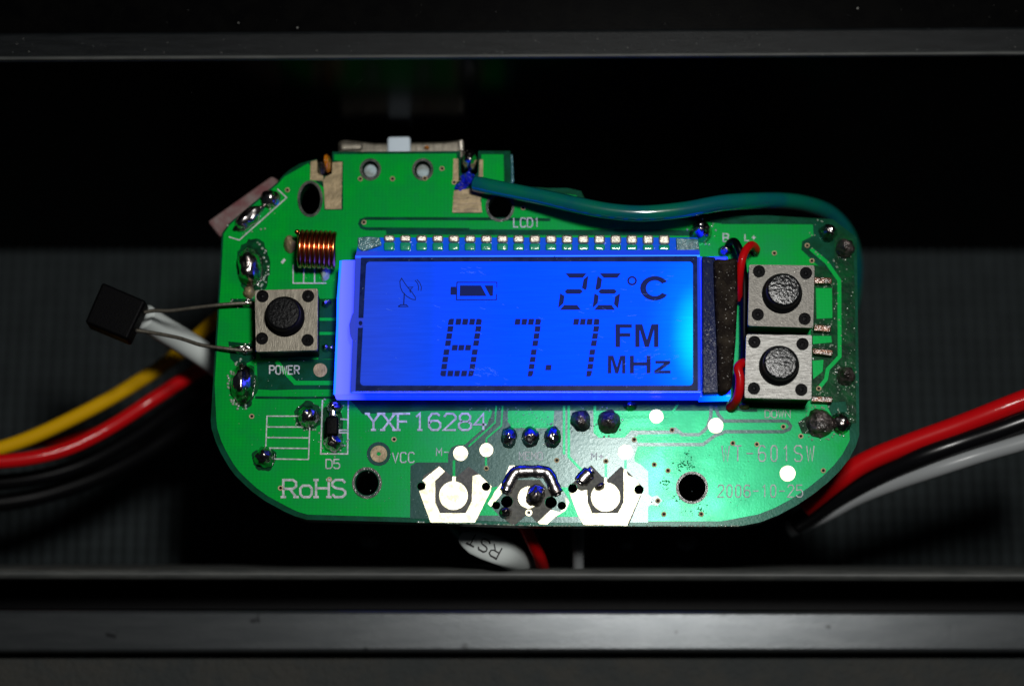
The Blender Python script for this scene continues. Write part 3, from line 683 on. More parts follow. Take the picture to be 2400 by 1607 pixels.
# exposed dull gold pads at the top
prism('edge_pad', [(728,379),(743,375),(744,405),(758,413),(757,424),(727,422)], 0.031, Z4, M['gold'], board)
prism('edge_pad', [(779,381),(802,379),(800,490),(762,490),(759,440),(757,424),(762,415),(778,407)], 0.031, Z4 + 0.01, M['gold'], board)
prism('edge_pad', [(1063,372),(1074,372),(1075,425),(1061,427)], 0.031, Z4, M['gold'], board)
prism('edge_pad', [(1124,374),(1132,374),(1132,425),(1122,427)], 0.031, Z4, M['gold'], board)
prism('edge_pad', [(1064,447),(1122,440),(1130,498),(1060,498)], 0.031, Z4, M['gold'], board)
for k in range(3):
    ribbon('pad_ridge', [[(1062, 462 + k * 13), (1080, 465 + k * 13), (1105, 461 + k * 13), (1128, 464 + k * 13)]], 4, Z4 + 0.05, M['gold'], board, th=0.05)
# ---- vias
for i, (x, y) in enumerate([(923.5,1029),(1140,1097),(1305,1078),(1575.5,1007),(1486.6,1029.5),(1420,1080),(1533.6,1088),(1565.7,1102),(1542,1172.6),(1556,1204),(1643.7,1204),(1717.5,1038),
        (1836,999.5),(1877,1021.5),(1774,1040.6),(1929.7,1102),(1919,910),(1892,575),(1815,593),(1903,611),(844.5,419),(920,419),(996,418),(1064.6,427),(1226,487),(853,521),(1036,395),(673.5,445),
        (590,975),(657.5,1143),(772,1123)]):
    top = y < 700
    r = 5.2 if top else 5.6
    o = holed('via', [circ(x, y, r + 0.6, r * 0.95 + 0.6, 14), circ(x, y, 3.6, 3.4, 10)], 0.03, 0.14 if top else 0.11, M['gold'], board)
    prism('via_dark_disc', circ(x + 0.2, y + 0.2, 3.9, 3.7, 10), 0.05, 0.115 if top else 0.095, M['blackpl'], o)  # black disc painted in for the dark of the open hole

# ---- silkscreen lettering and outlines
Z5 = 0.085
LT = [('LCD1',1204,511,1264,532,2.6,0,.74),('YXF16284',861,969,1140,1007,5,1,.80),('VCC',920,1060,971,1083,3,0,.72),('M-',1023,1050,1052,1068,2.6,0,.7),('MEMO',1217,1059,1271,1077,2.6,0,.74),
      ('M+',1386,1061,1415,1077,2.6,0,.72),('D5',764,1076,796,1097,3,0,.8),('RoHS',664,1124,809,1164,5.5,1,.78),('POWER',632,857,701,876,3,0,.74),('WT-601SW',1692,1044,1908,1080,3.0,0,.62),
      ('DOWN',1793,961,1852,978,2.4,0,.74),('B',1695,548,1707,566,2.8,0,1.0),('L+',1746,549,1772,564,2.8,0,.7),('2006-10-25',1682,1136,1881,1164,2.6,0,.72)]
for s, x0, y0, x1, y1, w, ser, fl_ in LT:
    lettering('printed_lettering', s, x0, y0, x1, y1, w, Z5, M['silk'], board, bool(ser), fl_)
def outline_print(paths, w=2.6):
    ribbon('printed_outline', paths, w, Z5 - 0.003, M['silk'], board)
outline_print([r6([(720,325),(1160,325)]), r6([(715,435),(1158,437)]), r6([(713,543),(1155,547)]), r6([(712,650),(1152,655)]), r6([(705,760),(1148,767)]), r6([(722,322),(705,762)]), r6([(1162,322),(1146,768)])], 3)
outline_print([ra([(890,1255),(890,1425),(1195,1425)]), ra([(990,1260),(985,1425)]), ra([(1088,1260),(1086,1425)])], 2.8)
outline_print([r6([(1288,160),(1270,710),(1545,710),(1552,165)]), r6([(1540,468),(1455,468),(1455,495),(1540,495)]), r6([(1470,355),(1545,360)])], 3.4)
outline_print([ra([(300,1000),(395,1030),(830,640),(745,560)])], 2.6)
outline_print([ra([(785,1240),(815,1205)])], 6)

# ---- solder joints
SJ = [  # cx, cy, rx, ry, h, material, rot
 (587,626,29,47,2.2,'solder',0.05),(570,899,26,46,2.2,'solder',0.0),(723,977,24,24,1.5,'solder',0),(620,1073,22,23,1.5,'solder',0),
 (784,955,18,15,1.3,'solder',0),(783,1038,22,21,1.4,'solder',0),
 (1193,1025,17,23,1.2,'solder',0),(1243,1025,19,23,1.2,'solder',0),(1295,1025,18,24,1.2,'solder',0),
 (1361,986,21,24,1.6,'solderdirt',0.3),(1427,989,24,26,1.6,'solderdirt',0),(1477,952,14,11,1.0,'solder',0),
 (1642,545,24,24,1.8,'solder',0),(1940,546,20,20,1.5,'solder',0),(1980,584,21,22,1.7,'solderdirt',0),
 (1981,882,20,22,1.6,'solderdirt',0),(1921,992,28,31,1.2,'solderdirt',0),(1970,991,21,24,1.0,'solder',0.3),
 (1100,378,17,24,1.6,'solder',0),(1185,1202,14,13,1.1,'solder',0),(1255,1160,20,25,0.9,'solder',-0.3),
 (680,573,14,20,1.0,'gold',0),(1698,590,14,14,1.0,'solder',0),(633,467,23,21,0.9,'solder',0),(583,512,40,20,1.1,'solder',0.72),
 (584,686,13,14,0.8,'gold',0),(764,712,9,9,0.9,'solder',0),(772,710,6,6,0.9,'solder',0),(764,816,9,9,0.9,'solder',0),(778,818,7,7,0.9,'solder',0),
 (1752,598,9,8,0.8,'solderdirt',0),(1745,952,12,8,0.8,'gold',0),(762,632,12,26,0.7,'flux',0)]
for cx, cy, rx, ry, h, m, rot in SJ:
    blob('solder_joint', cx, cy, rx, ry, h, M[m], board, rot, 0.16)
# horseshoe solder on the middle pad, tilted bar on the right pad
def solder_bar(pts, r):
    sm = smooth_path(pts, 8); P = [W(x, y, 0.1) for x, y in sm]; n = len(P)
    rad = [r / 25 * MM * (0.35 + 0.65 * math.sin(math.pi * min(1, max(0, (0.08 + i / (n - 1)) * 5 if i < n / 2 else (1.08 - i / (n - 1)) * 5) / 2 if False else math.pi and 1) )) if False else r / 25 * MM * (1.0 if 2 < i < n - 3 else 0.6) * (1 + 0.13 * noise.noise(Vector((i * 0.3, r, 1)))) for i in range(n)]
    bm = bmesh.new(); tube_bm(bm, P, rad, 16)
    for v in bm.verts: v.co.z = v.co.z * 0.75
    return from_bm('solder_bar', bm, M['solder'], board, True)
solder_bar(r1([(1585,1090),(1620,990),(1690,870),(1780,850),(1950,850),(2050,880),(2120,1030),(2160,1110)]), 15)
solder_bar(r2([(455,985),(500,920),(590,835)]), 17)
blob('solder_joint', *r2([(675,1015)])[0], 12, 8, 0.8, M['solder'], board, 0.6)
# jumper stubs on test pads: amber drop, blue insulation
blob('amber_flux', 767, 384, 9, 22, 1.3, M['amber'], board, 0.1)
blob('charred_flux', 754, 396, 9, 16, 1.0, M['solderdirt'], board, 0)
blob('insulation_stub', 1098, 424, 17, 14, 1.6, M['blueenamel'], board, 0.4, 0.5)
blob('insulation_stub', 1080, 438, 12, 8, 0.9, M['blueenamel'], board, 0.2, 0.5)
# diode D5
prism('diode', [(763,975),(793,974),(792,1019),(762,1019)], 0.3, 1.4, M['blackpl'], board, 0.2)
prism('diode_lead', [(772,950),(786,950),(786,976),(772,976)], 0.3, 0.9, M['solder'], board, 0.15)
# flux beads: tiny clear droplets nobody could count, then beads added for edge glints
bm = bmesh.new()
def inside(x, y, P=outline):
    c = False
    for i in range(len(P)):
        (x0, y0), (x1, y1) = P[i - 1], P[i]
        if (y0 > y) != (y1 > y) and x < (x1 - x0) * (y - y0) / (y1 - y0) + x0: c = not c
    return c
def bead(x, y, r):
    if not inside(x, y): return
    s = bmesh.ops.create_icosphere(bm, subdivisions=2, radius=r / 25 * MM)
    c = W(x, y, 0.08)
    for v in s['verts']: v.co = Vector((v.co.x, v.co.y, v.co.z * 0.8)) + c
rnd = random.Random(3)
def ring_beads(cx, cy, rx, ry, n, a0=0, a1=6.28, s=(1.0, 2.8)):
    for _ in range(n):
        a = rnd.uniform(a0, a1); k = rnd.uniform(1.02, 1.3)
        bead(cx + rx * k * math.cos(a), cy + ry * k * math.sin(a), rnd.uniform(*s))
ring_beads(587,626,34,50,24,-1.2,1.3,(1.6,3.8)); ring_beads(570,899,30,50,34,1.3,4.6,(1.6,3.6)); ring_beads(583,512,50,30,12); ring_beads(723,977,27,27,12); ring_beads(783,1000,34,60,22)
ring_beads(1921,992,33,36,26); ring_beads(1970,991,24,26,14); ring_beads(1981,882,24,25,16); ring_beads(1960,560,50,46,34); ring_beads(1361,986,26,28,12); ring_beads(1427,989,28,30,14)
ring_beads(1295,1025,22,27,8); ring_beads(590,712,46,12,14); ring_beads(580,822,46,14,16); ring_beads(1642,545,28,28,12); ring_beads(1542,1172,12,12,8,s=(0.8,1.6))
for _ in range(70): bead(rnd.uniform(1955,2003), rnd.uniform(620,985), rnd.uniform(0.7,2.2))
for _ in range(46): bead(rnd.uniform(1908,1955), rnd.choice((672,755,780,812,925)) + rnd.uniform(-8,8), rnd.uniform(0.8,2.4))
for _ in range(80): bead(rnd.uniform(1100,1330), rnd.uniform(955,1010), rnd.uniform(0.6,1.7))
for _ in range(60): bead(rnd.uniform(830,1110), rnd.uniform(970,1200), rnd.uniform(0.4,1.0))
for _ in range(60): bead(rnd.uniform(560,800), rnd.uniform(830,1080), rnd.uniform(0.4,1.2))
for _ in range(40): bead(rnd.uniform(1130,1330), rnd.uniform(1000,1060), rnd.uniform(0.4,1.2))
for _ in range(60): bead(rnd.uniform(1500,1760), rnd.uniform(1000,1215), rnd.uniform(0.4,1.0))
for _ in range(150):  # glossy beads added along the bottom edge to make its glints
    x = rnd.uniform(975, 1730); y = 1223 + 9.5 * min(1, (x - 960) / 300)
    q = bmesh.ops.create_icosphere(bm, subdivisions=2, radius=rnd.uniform(0.8, 2.4) / 25 * MM); c = W(x, y - 1.0, 0)
    for v in q['verts']: v.co = Vector((v.co.x * 1.8, v.co.y, v.co.z)) + c
tag(from_bm('droplets_and_edge_glints', bm, M['flux'], board, True), kind='stuff')

# ---- coil
coil_bm = bmesh.new(); cpts = []
ax0, ax1 = W(697, 583, 1.8), W(786, 586, 1.8); R = 1.62 * MM
turns = 8
for i in range(turns * 28 + 1):
    t = i / (turns * 28); c = ax0.lerp(ax1, t); a = 2 * math.pi * turns * t + 1.0
    cpts.append(c + Vector((0, math.sin(a) * R, math.cos(a) * R)))
tube_bm(coil_bm, cpts, 0.225 * MM, 10)
from_bm('copper_coil', coil_bm, M['copper'], board, True)

# ---- push buttons
def pebble(bc, i, n, q, br):
    # moulded pebble grain on the cap's top face
    if q > 0.81: return 0.0
    a = 2 * math.pi * i / n; p = Vector((bc[0] + br * q * math.cos(a), bc[1] + br * q * math.sin(a), 0))
    amp = 0.0026 if bc[0] > 1000 else 0.0016
    return amp * (noise.noise(p * 0.17) + 0.6 * noise.noise(p * 0.31))
def push_button(corners, bc, rivets, m_cover, m_cap, label, br=46, terminals=()):
    Zt = 3.5
    cx = sum(c[0] for c in corners) / 4; cy = sum(c[1] for c in corners) / 4
    ins = [(c[0] + (cx - c[0]) * 0.03, c[1] + (cy - c[1]) * 0.03) for c in corners]
    body = prism('push_button', ins, 0.25, Zt - 0.28, M['blackpl'], board, 0.1)
    tag(body, label)
    # cover: rounded square plate with folded edge and holes for the rivets and the plunger
    def rounded(cs, r=5):
        out = []
        for i in range(4):
            p, a, b = Vector(cs[i]), Vector(cs[i - 1]), Vector(cs[(i + 1) % 4])
            d1, d2 = (a - p).normalized(), (b - p).normalized()
            for k in range(5):
                t = k / 4; out.append(tuple(p + d1 * r * (1 - t) ** 2 + d2 * r * t ** 2))
        return out
    hs = [circ(x, y, 14.5, 14.5, 20) for x, y in rivets] + [circ(bc[0], bc[1] + 3, br + 1.5, br + 1.5, 36)]
    o = holed('metal_cover', [rounded(corners)] + hs, Zt - 0.55, Zt, m_cover, body)
    bevel(o, 0.06, 2, 60)
    rr = rounded([(c[0] + (cx - c[0]) * 0.012, c[1] + (cy - c[1]) * 0.012) for c in corners], 5)
    for x, y in rivets:
        prism('rivet', circ(x, y, 13.6, 13.6, 20), Zt - 0.6, Zt - 0.32, M['blackpl'], body)
        blob('rivet_dimple', x, y, 6, 6, 0.10, M['capsmooth'], body, 0, 0.3, Zt - 0.32)
    # plunger: collar and domed cap, lathed
    bm = bmesh.new(); n = 72; k = MM / 25
    c0 = W(bc[0], bc[1] + 3, Zt)
    prof = [(0, 1.50)] + [(0.04 * j, 1.50 - 0.04 * (0.04 * j) ** 2 * 2) for j in range(1, 20)] + [(0.80, 1.43), (0.84, 1.36), (0.87, 1.22), (0.875, 0.35), (0.93, 0.28), (0.985, 0.18), (1.0, 0.05), (1.0, -0.6)]
    rings = []
    for (q, h) in prof:
        if q == 0: rings.append([bm.verts.new(c0 + Vector((0, 0, h * MM)))]); continue
        rings.append([bm.verts.new(c0 + Vector((math.cos(2 * math.pi * i / n) * br * q * k, math.sin(2 * math.pi * i / n) * br * q * k, h * MM + pebble(bc, i, n, q, br)))) for i in range(n)])
    for a, b in zip(rings, rings[1:]):
        for i in range(n):
            if len(a) == 1: bm.faces.new((a[0], b[i], b[(i + 1) % n]))
            else: bm.faces.new((a[i], b[i], b[(i + 1) % n], a[(i + 1) % n]))
    from_bm('button_cap', bm, m_cap, body, True)
    for q in terminals:
        bevel(prism('terminal', q, 0.2, 0.75, M['rust'], body), 0.08)
    return body
push_button([(597,680),(745,676),(744,820),(600,824)], (667,739), [(615,694),(722,694),(614,793),(721,797)], M['tarnish'], M['capsmooth'],
            'push button with tarnished steel cover above the word POWER')
push_button([(1756,620),(1909,622),(1906,768),(1753,763)], (1833,685), [(1779,636),(1889,640),(1776,737),(1886,747)], M['steel'], M['cap'],
            'upper of the two push buttons at the right edge',
            terminals=([(1908,649),(1950,650),(1950,664),(1908,664)], [(1908,760),(1948,762),(1947,777),(1908,775)]))
push_button([(1749,783),(1903,785),(1902,936),(1745,932)], (1826,854), [(1768,801),(1881,806),(1767,910),(1878,913)], M['brushed'], M['cap'],
            'lower push button with bright brushed cover above the word DOWN',
            terminals=([(1904,815),(1953,820),(1951,834),(1904,828)], [(1902,927),(1952,929),(1951,943),(1902,941)]))

# ---- slide switch and jack behind the top edges
sw = prism('slide_switch', [(792,330),(808,326),(880,334),(1040,331),(1086,326),(1087,372),(793,372)], -6.5, -2.0, M['tarnish'], board, 0.3)
prism('slider_knob', [(907,319),(962,318),(963,380),(907,380)], -4.6, -1.7, M['slider'], sw, 0.3)
prism('end_tab', [(1072,328),(1086,325),(1087,354),(1076,354)], -3.0, -1.65, M['pin'], sw, 0.2)
prism('end_tab', [(795,330),(850,332),(850,352),(795,354)], -3.0, -1.7, M['tarnish'], sw, 0.3)
blob('amber_spot', 1000, 347, 6, 4, 0.5, M['amber'], sw, z=-1.9)
prism('phenolic_strip', [(485,518),(636,411),(652,420),(655,470),(600,545),(515,556)], -3.6, -1.7, M['pink'], board, 0.3)
prism('side_clip', [(1196,360),(1202,362),(1205,425),(1198,432)], -1.4, 0.2, M['frost'], board, 0.1)

# ================================================================ DISPLAY (a part of the board)
ZG = 3.0     # top of the light guide
lcd = prism('display_module', [(798,609),(1706,600),(1713,927),(783,926)], 0.9, ZG, M['guide'], board, 0.15, side=M['guideside'])
tag(lcd, 'lit blue liquid crystal display reading 26 C and 87.7 FM MHz')
prism('guide_corner', [(1641,925),(1713,924),(1713,929),(1641,930)], 1.0, ZG + 0.05, M['guideend'], lcd, 0.05)
ribbon('guide_edge', [[(799,611),(792,700),(791,760),(784,924)]], 5, ZG + 0.03, M['cyanedge'], lcd, th=0.03)
# glass sandwich: back plate carries the contact ledge on top
prism('rear_glass', [(842,556),(1636,556),(1640,588),(1645,919),(820,919),(833,600)], ZG + 0.02, ZG + 0.7, M['glassledge'], lcd, 0.1, side=M['glassedge'])
prism('front_glass', [(836,588),(1640,585),(1644,915),(822,916),(832,600)], ZG + 0.7, ZG + 1.4, M['lipglass'], lcd, 0.08, side=M['glassedge'])
def rrect(x0, x1, xb0, xb1, y0, y1, r=9, n=6):
    out = []
    for (cx, cy, sx, sy, a0) in ((x0, y0, 1, 1, 180), (x1, y0, -1, 1, 270), (xb1, y1, -1, -1, 0), (xb0, y1, 1, -1, 90)):
        for k in range(n):
            a = math.radians(a0 + 90 * k / (n - 1)); out.append((cx + sx * r + r * math.cos(a), cy + sy * r + r * math.sin(a)))
    return out
ZA = ZG + 1.4
holed('bezel', [[(846,603),(1634,600),(1636,916),(833,916)], rrect(858,1624,844,1624,613,903)], ZA, ZA + 0.05, M['bezel'], lcd)
holed('bezel', [[(833,599.5),(1640,597.5),(1640,602),(834,604)], circ(1300,600.5,1.5,1.0,6)], ZA, ZA + 0.03, M['glassedge'], lcd)
prism('lit_panel', rrect(855,1627,841,1627,610,906), ZA, ZA + 0.02, M['display'], lcd)
# seal plug at the left edge
prism('fill_plug', [(833,722),(824,738),(818,760),(820,785),(828,803),(834,800),(834,760),(838,730)], ZG + 0.7, ZG + 1.5, M['lipglass'], lcd, 0.1)
prism('bezel_notch', [(838,745),(852,745),(850,768),(836,768)], ZA + 0.05, ZA + 0.06, M['lipglass'], lcd)
prism('bezel_dot', circ(845,757,4.5,5.5,12), ZA + 0.06, ZA + 0.07, M['bezel'], lcd)
ribbon('bottom_rim_line', [[(826,919),(1643,918)], ], 2.0, ZA + 0.02, M['guideside'], lcd)
# ledge glue corners
prism('ledge_glue', [(838,556),(862,553),(890,556),(895,574),(850,590),(838,580)], ZG + 0.7, ZG + 1.0, M['frost'], lcd, 0.1)
prism('ledge_glue', [(1584,557),(1636,559),(1640,588),(1586,587)], ZG + 0.7, ZG + 1.0, M['frost'], lcd, 0.1)
M['hair'] = mat('display_hairline', (0.10, 0.14, 0.24, 1), 0.4, emis=(0.02, 0.14, 0.9, 1), estr=0.7)
hb = bmesh.new(); hr = random.Random(5)
for (cx, cy, sx, sy, n, ang) in ((1130,868,30,10,26,-0.5),(1100,632,24,8,12,-0.4),(1520,850,60,40,34,0.15),(1480,690,110,60,24,0.05),(1200,800,330,110,22,-0.4)):
    for _ in range(n):
        x, y = cx + hr.uniform(-sx, sx), cy + hr.uniform(-sy, sy); l = hr.uniform(3, 16); a = ang + hr.uniform(-0.25, 0.25)
        tube_bm(hb, [W(x, y, ZA + 0.05), W(x + l / 2 * math.cos(a), y - l / 2 * math.sin(a) + 0.6, ZA + 0.05), W(x + l * math.cos(a), y - l * math.sin(a), ZA + 0.05)], 0.0009, 4)
for _ in range(60):
    q = bmesh.ops.create_icosphere(hb, subdivisions=1, radius=hr.uniform(0.0008, 0.0022)); c = W(hr.uniform(865, 1615), hr.uniform(620, 898), ZA + 0.05)
    for v in q['verts']: v.co += c
tag(from_bm('hairline_scratches', hb, M['hair'], lcd), kind='stuff')
# contact pins
pin0 = None
for k in range(18):
    x = 912 + 37.95 * k
    p = prism('contact_pin', [(x - 13, 549), (x + 13, 549), (x + 13, 566 + k * 0.35), (x - 13, 566 + k * 0.35)], ZG - 0.6, ZG + 1.05, M['pin'], lcd, 0.22)
    q = prism('pin_lower_half', [(x - 13, 566.5 + k * .35), (x + 13, 566.5 + k * .35), (x + 12.5, 587), (x - 12.5, 587)], ZG + 0.7, ZG + 1.1, M['pinbase'], lcd, 0.16)  # green lower half of each pin
# tapes at the LED end
prism('edge_tape', [(1645,600),(1677,602),(1684,921),(1647,922)], ZG, ZG + 1.1, M['navytape'], lcd, 0.12)
prism('foam_tape', [(1673,604),(1700,606),(1729,601),(1730,700),(1725,800),(1716,905),(1706,918),(1684,920),(1681,800),(1676,700)], ZG, ZG + 1.9, M['foam'], lcd, 0.35)
# ---- what the display shows
ZI = ZA + 0.035
def q3(l): return [(760 + x * .2933, 520 + y * .2933) for x, y in l]
def q4(l): return [(1240 + x * .2933, 520 + y * .2933) for x, y in l]
def polys(name, ps, parent=lcd, m=M['ink'], z=ZI):
    if name == 'segment' and len(ps) > 1:
        for p in ps: polys(name, [p], parent, m, z)
        return
    bm = bmesh.new()
    for p in ps:
        t = [bm.verts.new(W(x, y, z)) for x, y in p]; b = [bm.verts.new(v.co - Vector((0, 0, 0.012 * MM))) for v in t]
        bm.faces.new(t); n = len(t)
        for i in range(n): bm.faces.new((t[i], b[i], b[(i + 1) % n], t[(i + 1) % n]))
    return from_bm(name, bm, m, parent)
def blk(x0, x1, y0, y1, cut=None):
    s = 0.15 * (y1 - y0); a, b, c, d = (x0 + s / 2, y0), (x1 + s / 2, y0), (x1 - s / 2, y1), (x0 - s / 2, y1)
    k = 17
    if cut == 'tr': return [a, (b[0] - k, b[1]), (b[0] - 4, b[1] + 5), (b[0] - 1, b[1] + k), c, d]
    if cut == 'tl': return [(a[0] + k, a[1]), b, c, d, (a[0] - 1, a[1] + k), (a[0] + 5, a[1] + 5)]
    if cut == 'br': return [a, b, (c[0], c[1] - k), (c[0] - 5, c[1] - 5), (c[0] - k, c[1]), d]
    if cut == 'bl': return [a, b, c, (d[0] + k, d[1]), (d[0] + 5, d[1] - 5), (d[0] + 1, d[1] - k)]
    return [a, b, c, d]
e = [blk(990,1034,773,822,'tl'), blk(1050,1093,773,822), blk(1104,1148,773,822), blk(1160,1203,773,822), blk(1213,1257,773,822,'tr')]
for y0, y1, xl_, xr_ in ((832,877,985,1208),(889,935,976,1199),(946,990,967,1191),(1018,1062,954,1180),(1076,1120,945,1171),(1132,1176,937,1162)):
    e += [blk(xl_, xl_ + 44, y0, y1), blk(xr_, xr_ + 45, y0, y1)]
e += [blk(x, x + 45, 982, 1026) for x in (1020, 1073, 1127)]
e += [blk(930,973,1187,1233,'bl'), blk(985,1030,1187,1233), blk(1040,1083,1187,1233), blk(1095,1140,1187,1233), blk(1152,1196,1187,1233,'br')]
polys('segment', [q3(p) for p in e])
def seven(dx):
    s = [blk(1523,1567,773,822), blk(1577,1620,773,822), blk(1630,1675,773,822), blk(1686,1730,773,822,'tr')]
    for y0, y1, x in ((832,877,1682),(889,935,1673),(946,992,1664),(1018,1062,1651),(1076,1120,1643),(1132,1176,1635)): s.append(blk(x, x + 45, y0, y1))
    s.append(blk(1627,1671,1187,1235,'br'))
    return [q3([(a + dx, b) for a, b in p]) for p in s]
polys('segment', seven(0)); polys('segment', seven(468))
polys('decimal_point', [q4(blk(131,179,1140,1185))])
polys('segment', [q4(p) for p in ([(290,410),(460,410),(430,447),(322,447)], [(474,428),(460,535),(448,545),(422,527),(436,458)], [(284,556),(302,537),(410,537),(430,555),(408,575),(302,575)],
      [(248,570),(283,590),(275,650),(238,685),(232,680)], [(280,663),(385,663),(415,703),(245,703)])])
polys('segment', [q4(p) for p in ([(563,410),(735,410),(705,447),(597,447)], [(547,430),(583,458),(573,527),(545,545),(530,537)], [(553,556),(573,537),(682,537),(702,555),(682,575),(573,575)],
      [(522,570),(557,590),(549,648),(515,683),(508,680)], [(728,570),(713,685),(708,690),(678,655),(687,595)], [(553,663),(660,663),(688,703),(520,703)])])
holed('degree_sign', [q4([(823 + 39 * math.cos(2 * math.pi * i / 24), 470 + 38 * math.sin(2 * math.pi * i / 24)) for i in range(24)]), q4([(823 + 24 * math.cos(2 * math.pi * i / 24), 470 + 23 * math.sin(2 * math.pi * i / 24)) for i in range(24)])], ZI - 0.012, ZI, M['ink'], lcd)
def arc(cx, cy, rx, ry, a0, a1, n=24): return [(cx + rx * math.cos(math.radians(a0 + (a1 - a0) * i / n)), cy + ry * math.sin(math.radians(a0 + (a1 - a0) * i / n))) for i in range(n + 1)]
polys('letter', [q4(arc(1005,530,118,98,-33,-327) + arc(1005,530,70,63,-325,-35))])
polys('letter', [q4([(690,817),(822,817),(822,845),(728,845),(728,888),(810,888),(810,917),(728,917),(728,1000),(690,1000)])])
polys('letter', [q4([(848,817),(905,817),(942,940),(978,817),(1034,817),(1034,1000),(998,1000),(998,860),(958,1000),(925,1000),(884,860),(884,1000),(848,1000)])])
polys('letter', [q4([(630,1067),(674,1067),(702,1160),(728,1067),(770,1067),(770,1210),(743,1210),(743,1100),(713,1210),(688,1210),(658,1100),(658,1210),(628,1210)])])
polys('letter', [q4([(805,1067),(838,1067),(838,1120),(938,1120),(938,1067),(972,1067),(972,1210),(938,1210),(938,1148),(838,1148),(838,1210),(805,1210)])])
polys('letter', [q4([(1008,1108),(1128,1108),(1128,1130),(1050,1186),(1132,1186),(1132,1210),(1000,1210),(1000,1186),(1078,1131),(1008,1131)])])
an = bmesh.new()
for i, (p, w, cl) in enumerate(([([(618,450),(604,475),(608,520),(625,560),(660,595),(700,618),(728,622),(728,602),(700,560),(665,520),(640,485)], 1.9, True), ([(668,524),(708,520),(683,545),(690,566)], 1.9, False),
        ([(640,568),(634,665)], 2.6, False), ([(590,676),(610,662),(655,662),(668,676),(590,676)], 2.2, False), ([(725,465),(745,490),(753,515),(752,548)], 1.8, False), ([(740,460),(764,488),(776,520),(773,550)], 1.8, False)])):
    ribbon_bm(an, q3(p), w, ZI + i * 0.001, 0.01, cl)
from_bm('antenna_icon', an, M['ink'], lcd)
b = polys('battery_icon', [q3(p) for p in ([(1010,518),(1054,518),(1054,582),(1008,582)], [(1085,507),(1252,507),(1298,592),(1082,592)], [(1280,507),(1350,507),(1348,592),(1324,592)],
      [(1056,478),(1383,478),(1383,486),(1056,486)], [(1056,486),(1064,486),(1061,618),(1052,618)], [(1052,618),(1380,618),(1380,626),(1052,626)], [(1375,486),(1383,486),(1383,525),(1375,525)], [(1373,575),(1381,575),(1380,618),(1372,618)])])

# ================================================================ LOOSE COMPONENT AND WIRES
tr = thing('sensor', 'small black component hanging left of the board on two thin leads', 'component', W(270, 730, -3))
bm = bmesh.new()
cs = [W(239, 660, 0), W(342, 704, 0), W(298, 796, 0), W(198, 755, 0)]
n = 4; top = [bm.verts.new(c) for c in cs]; bot = [bm.verts.new(c + Vector((0, -0.01, -0.22))) for c in cs]
bm.faces.new(top); bm.faces.new(bot[::-1])
for i in range(4): bm.faces.new((top[i], bot[i], bot[(i + 1) % 4], top[(i + 1) % 4]))
bevel(from_bm('component_body', bm, M['blackpl'], tr), 0.28, 4)
wire('lead', [(338,732,-1.2),(360,728,-1),(400,728,-0.6),(450,722,0),(509,715,0.7),(560,711,0.8),(592,710,0.7)], 4.5, M['tarnish'], tr, 6, 8)
wire('lead', [(318,774,-1.2),(360,780,-1),(420,792,-0.4),(470,808,0.2),(517,815,0.6),(560,820,0.7),(592,820,0.7)], 4.5, M['tarnish'], tr, 6, 8)
blob('lead_solder', 585, 711, 18, 9, 0.9, M['solder'], tr, 0, 0.3, 0.1)
blob('lead_solder', 572, 820, 26, 10, 0.9, M['solder'], tr, -0.1, 0.3, 0.1)

def top_wire(name, label, pts, r, m, group=None, **kw):
    o = wire(name, pts, r, M[m], None, **kw); tag(o, label, 'wire', group); return o
top_wire('wire', 'thick dark green wire curving over the top edge of the board', [(1112,430,1.2),(1150,438,1.6),(1200,448,2.0),(1270,462,2.6),(1350,480,3.2),(1430,495,3.6),(1510,500,3.8),(1600,492,3.6),(1690,476,3.0),(1760,471,1.8),(1830,470,-0.5),(1890,478,-3.0),(1945,500,-6),(1985,545,-9),(2002,600,-12),(2003,660,-15),(1995,720,-18)], 19, 'greenwire')
top_wire('wire', 'short red wire arching down beside the upper right push button', [(1770,592,0.1),(1772,583,1.4),(1762,574,2.6),(1750,583,3.4),(1741,602,3.8),(1736,625,3.6),(1733,650,3.0),(1731,680,2.0),(1732,700,1.0)], 9.5, 'redwire')
top_wire('wire', 'short red wire bent at the lower right corner of the display', [(1748,850,2.0),(1738,852,2.8),(1730,862,3.2),(1734,885,3.2),(1733,910,3.0),(1728,932,2.4),(1719,948,1.0),(1712,955,0.1)], 11, 'redwire')
top_wire('wire', 'short black wire running down between the foam tape and push buttons', [(1706,578,0.2),(1712,568,1.4),(1723,567,2.4),(1733,585,2.8),(1739,610,2.4),(1744,660,1.6),(1744,740,1.2),(1744,800,1.2),(1744,845,2.0)], 9, 'darkwire')
top_wire('wire', 'dull yellow wire sweeping in from the left under the board', [(-60,1068,-14),(60,1030,-15),(180,975,-16),(290,915,-17),(390,850,-17),(450,800,-15),(505,750,-12),(560,700,-8),(620,680,-7)], 16.5, 'yellow')
top_wire('wire', 'bright red wire running beside the yellow wire at left', [(-60,1085,-11),(60,1075,-12),(160,1050,-13),(260,1000,-14),(360,935,-15),(450,878,-15),(540,830,-13),(640,800,-9)], 16.5, 'redwire')
top_wire('wire', 'thin red wire peeking out between the yellow and red wires at left', [(-60,1062,-18),(20,1048,-18),(80,1040,-19),(140,1030,-21),(220,1010,-26)], 10, 'redwire')
top_wire('wire', 'thin dark red wire lying under the black wires at left', [(150,1130,-24),(260,1060,-24),(340,1000,-23),(430,950,-22),(540,900,-18)], 8, 'redwire')
top_wire('wire', 'black wire curving below the red wire at left', [(-60,1135,-16),(80,1120,-17),(200,1085,-18),(320,1020,-18),(430,940,-17),(540,880,-14)], 19, 'darkwire')
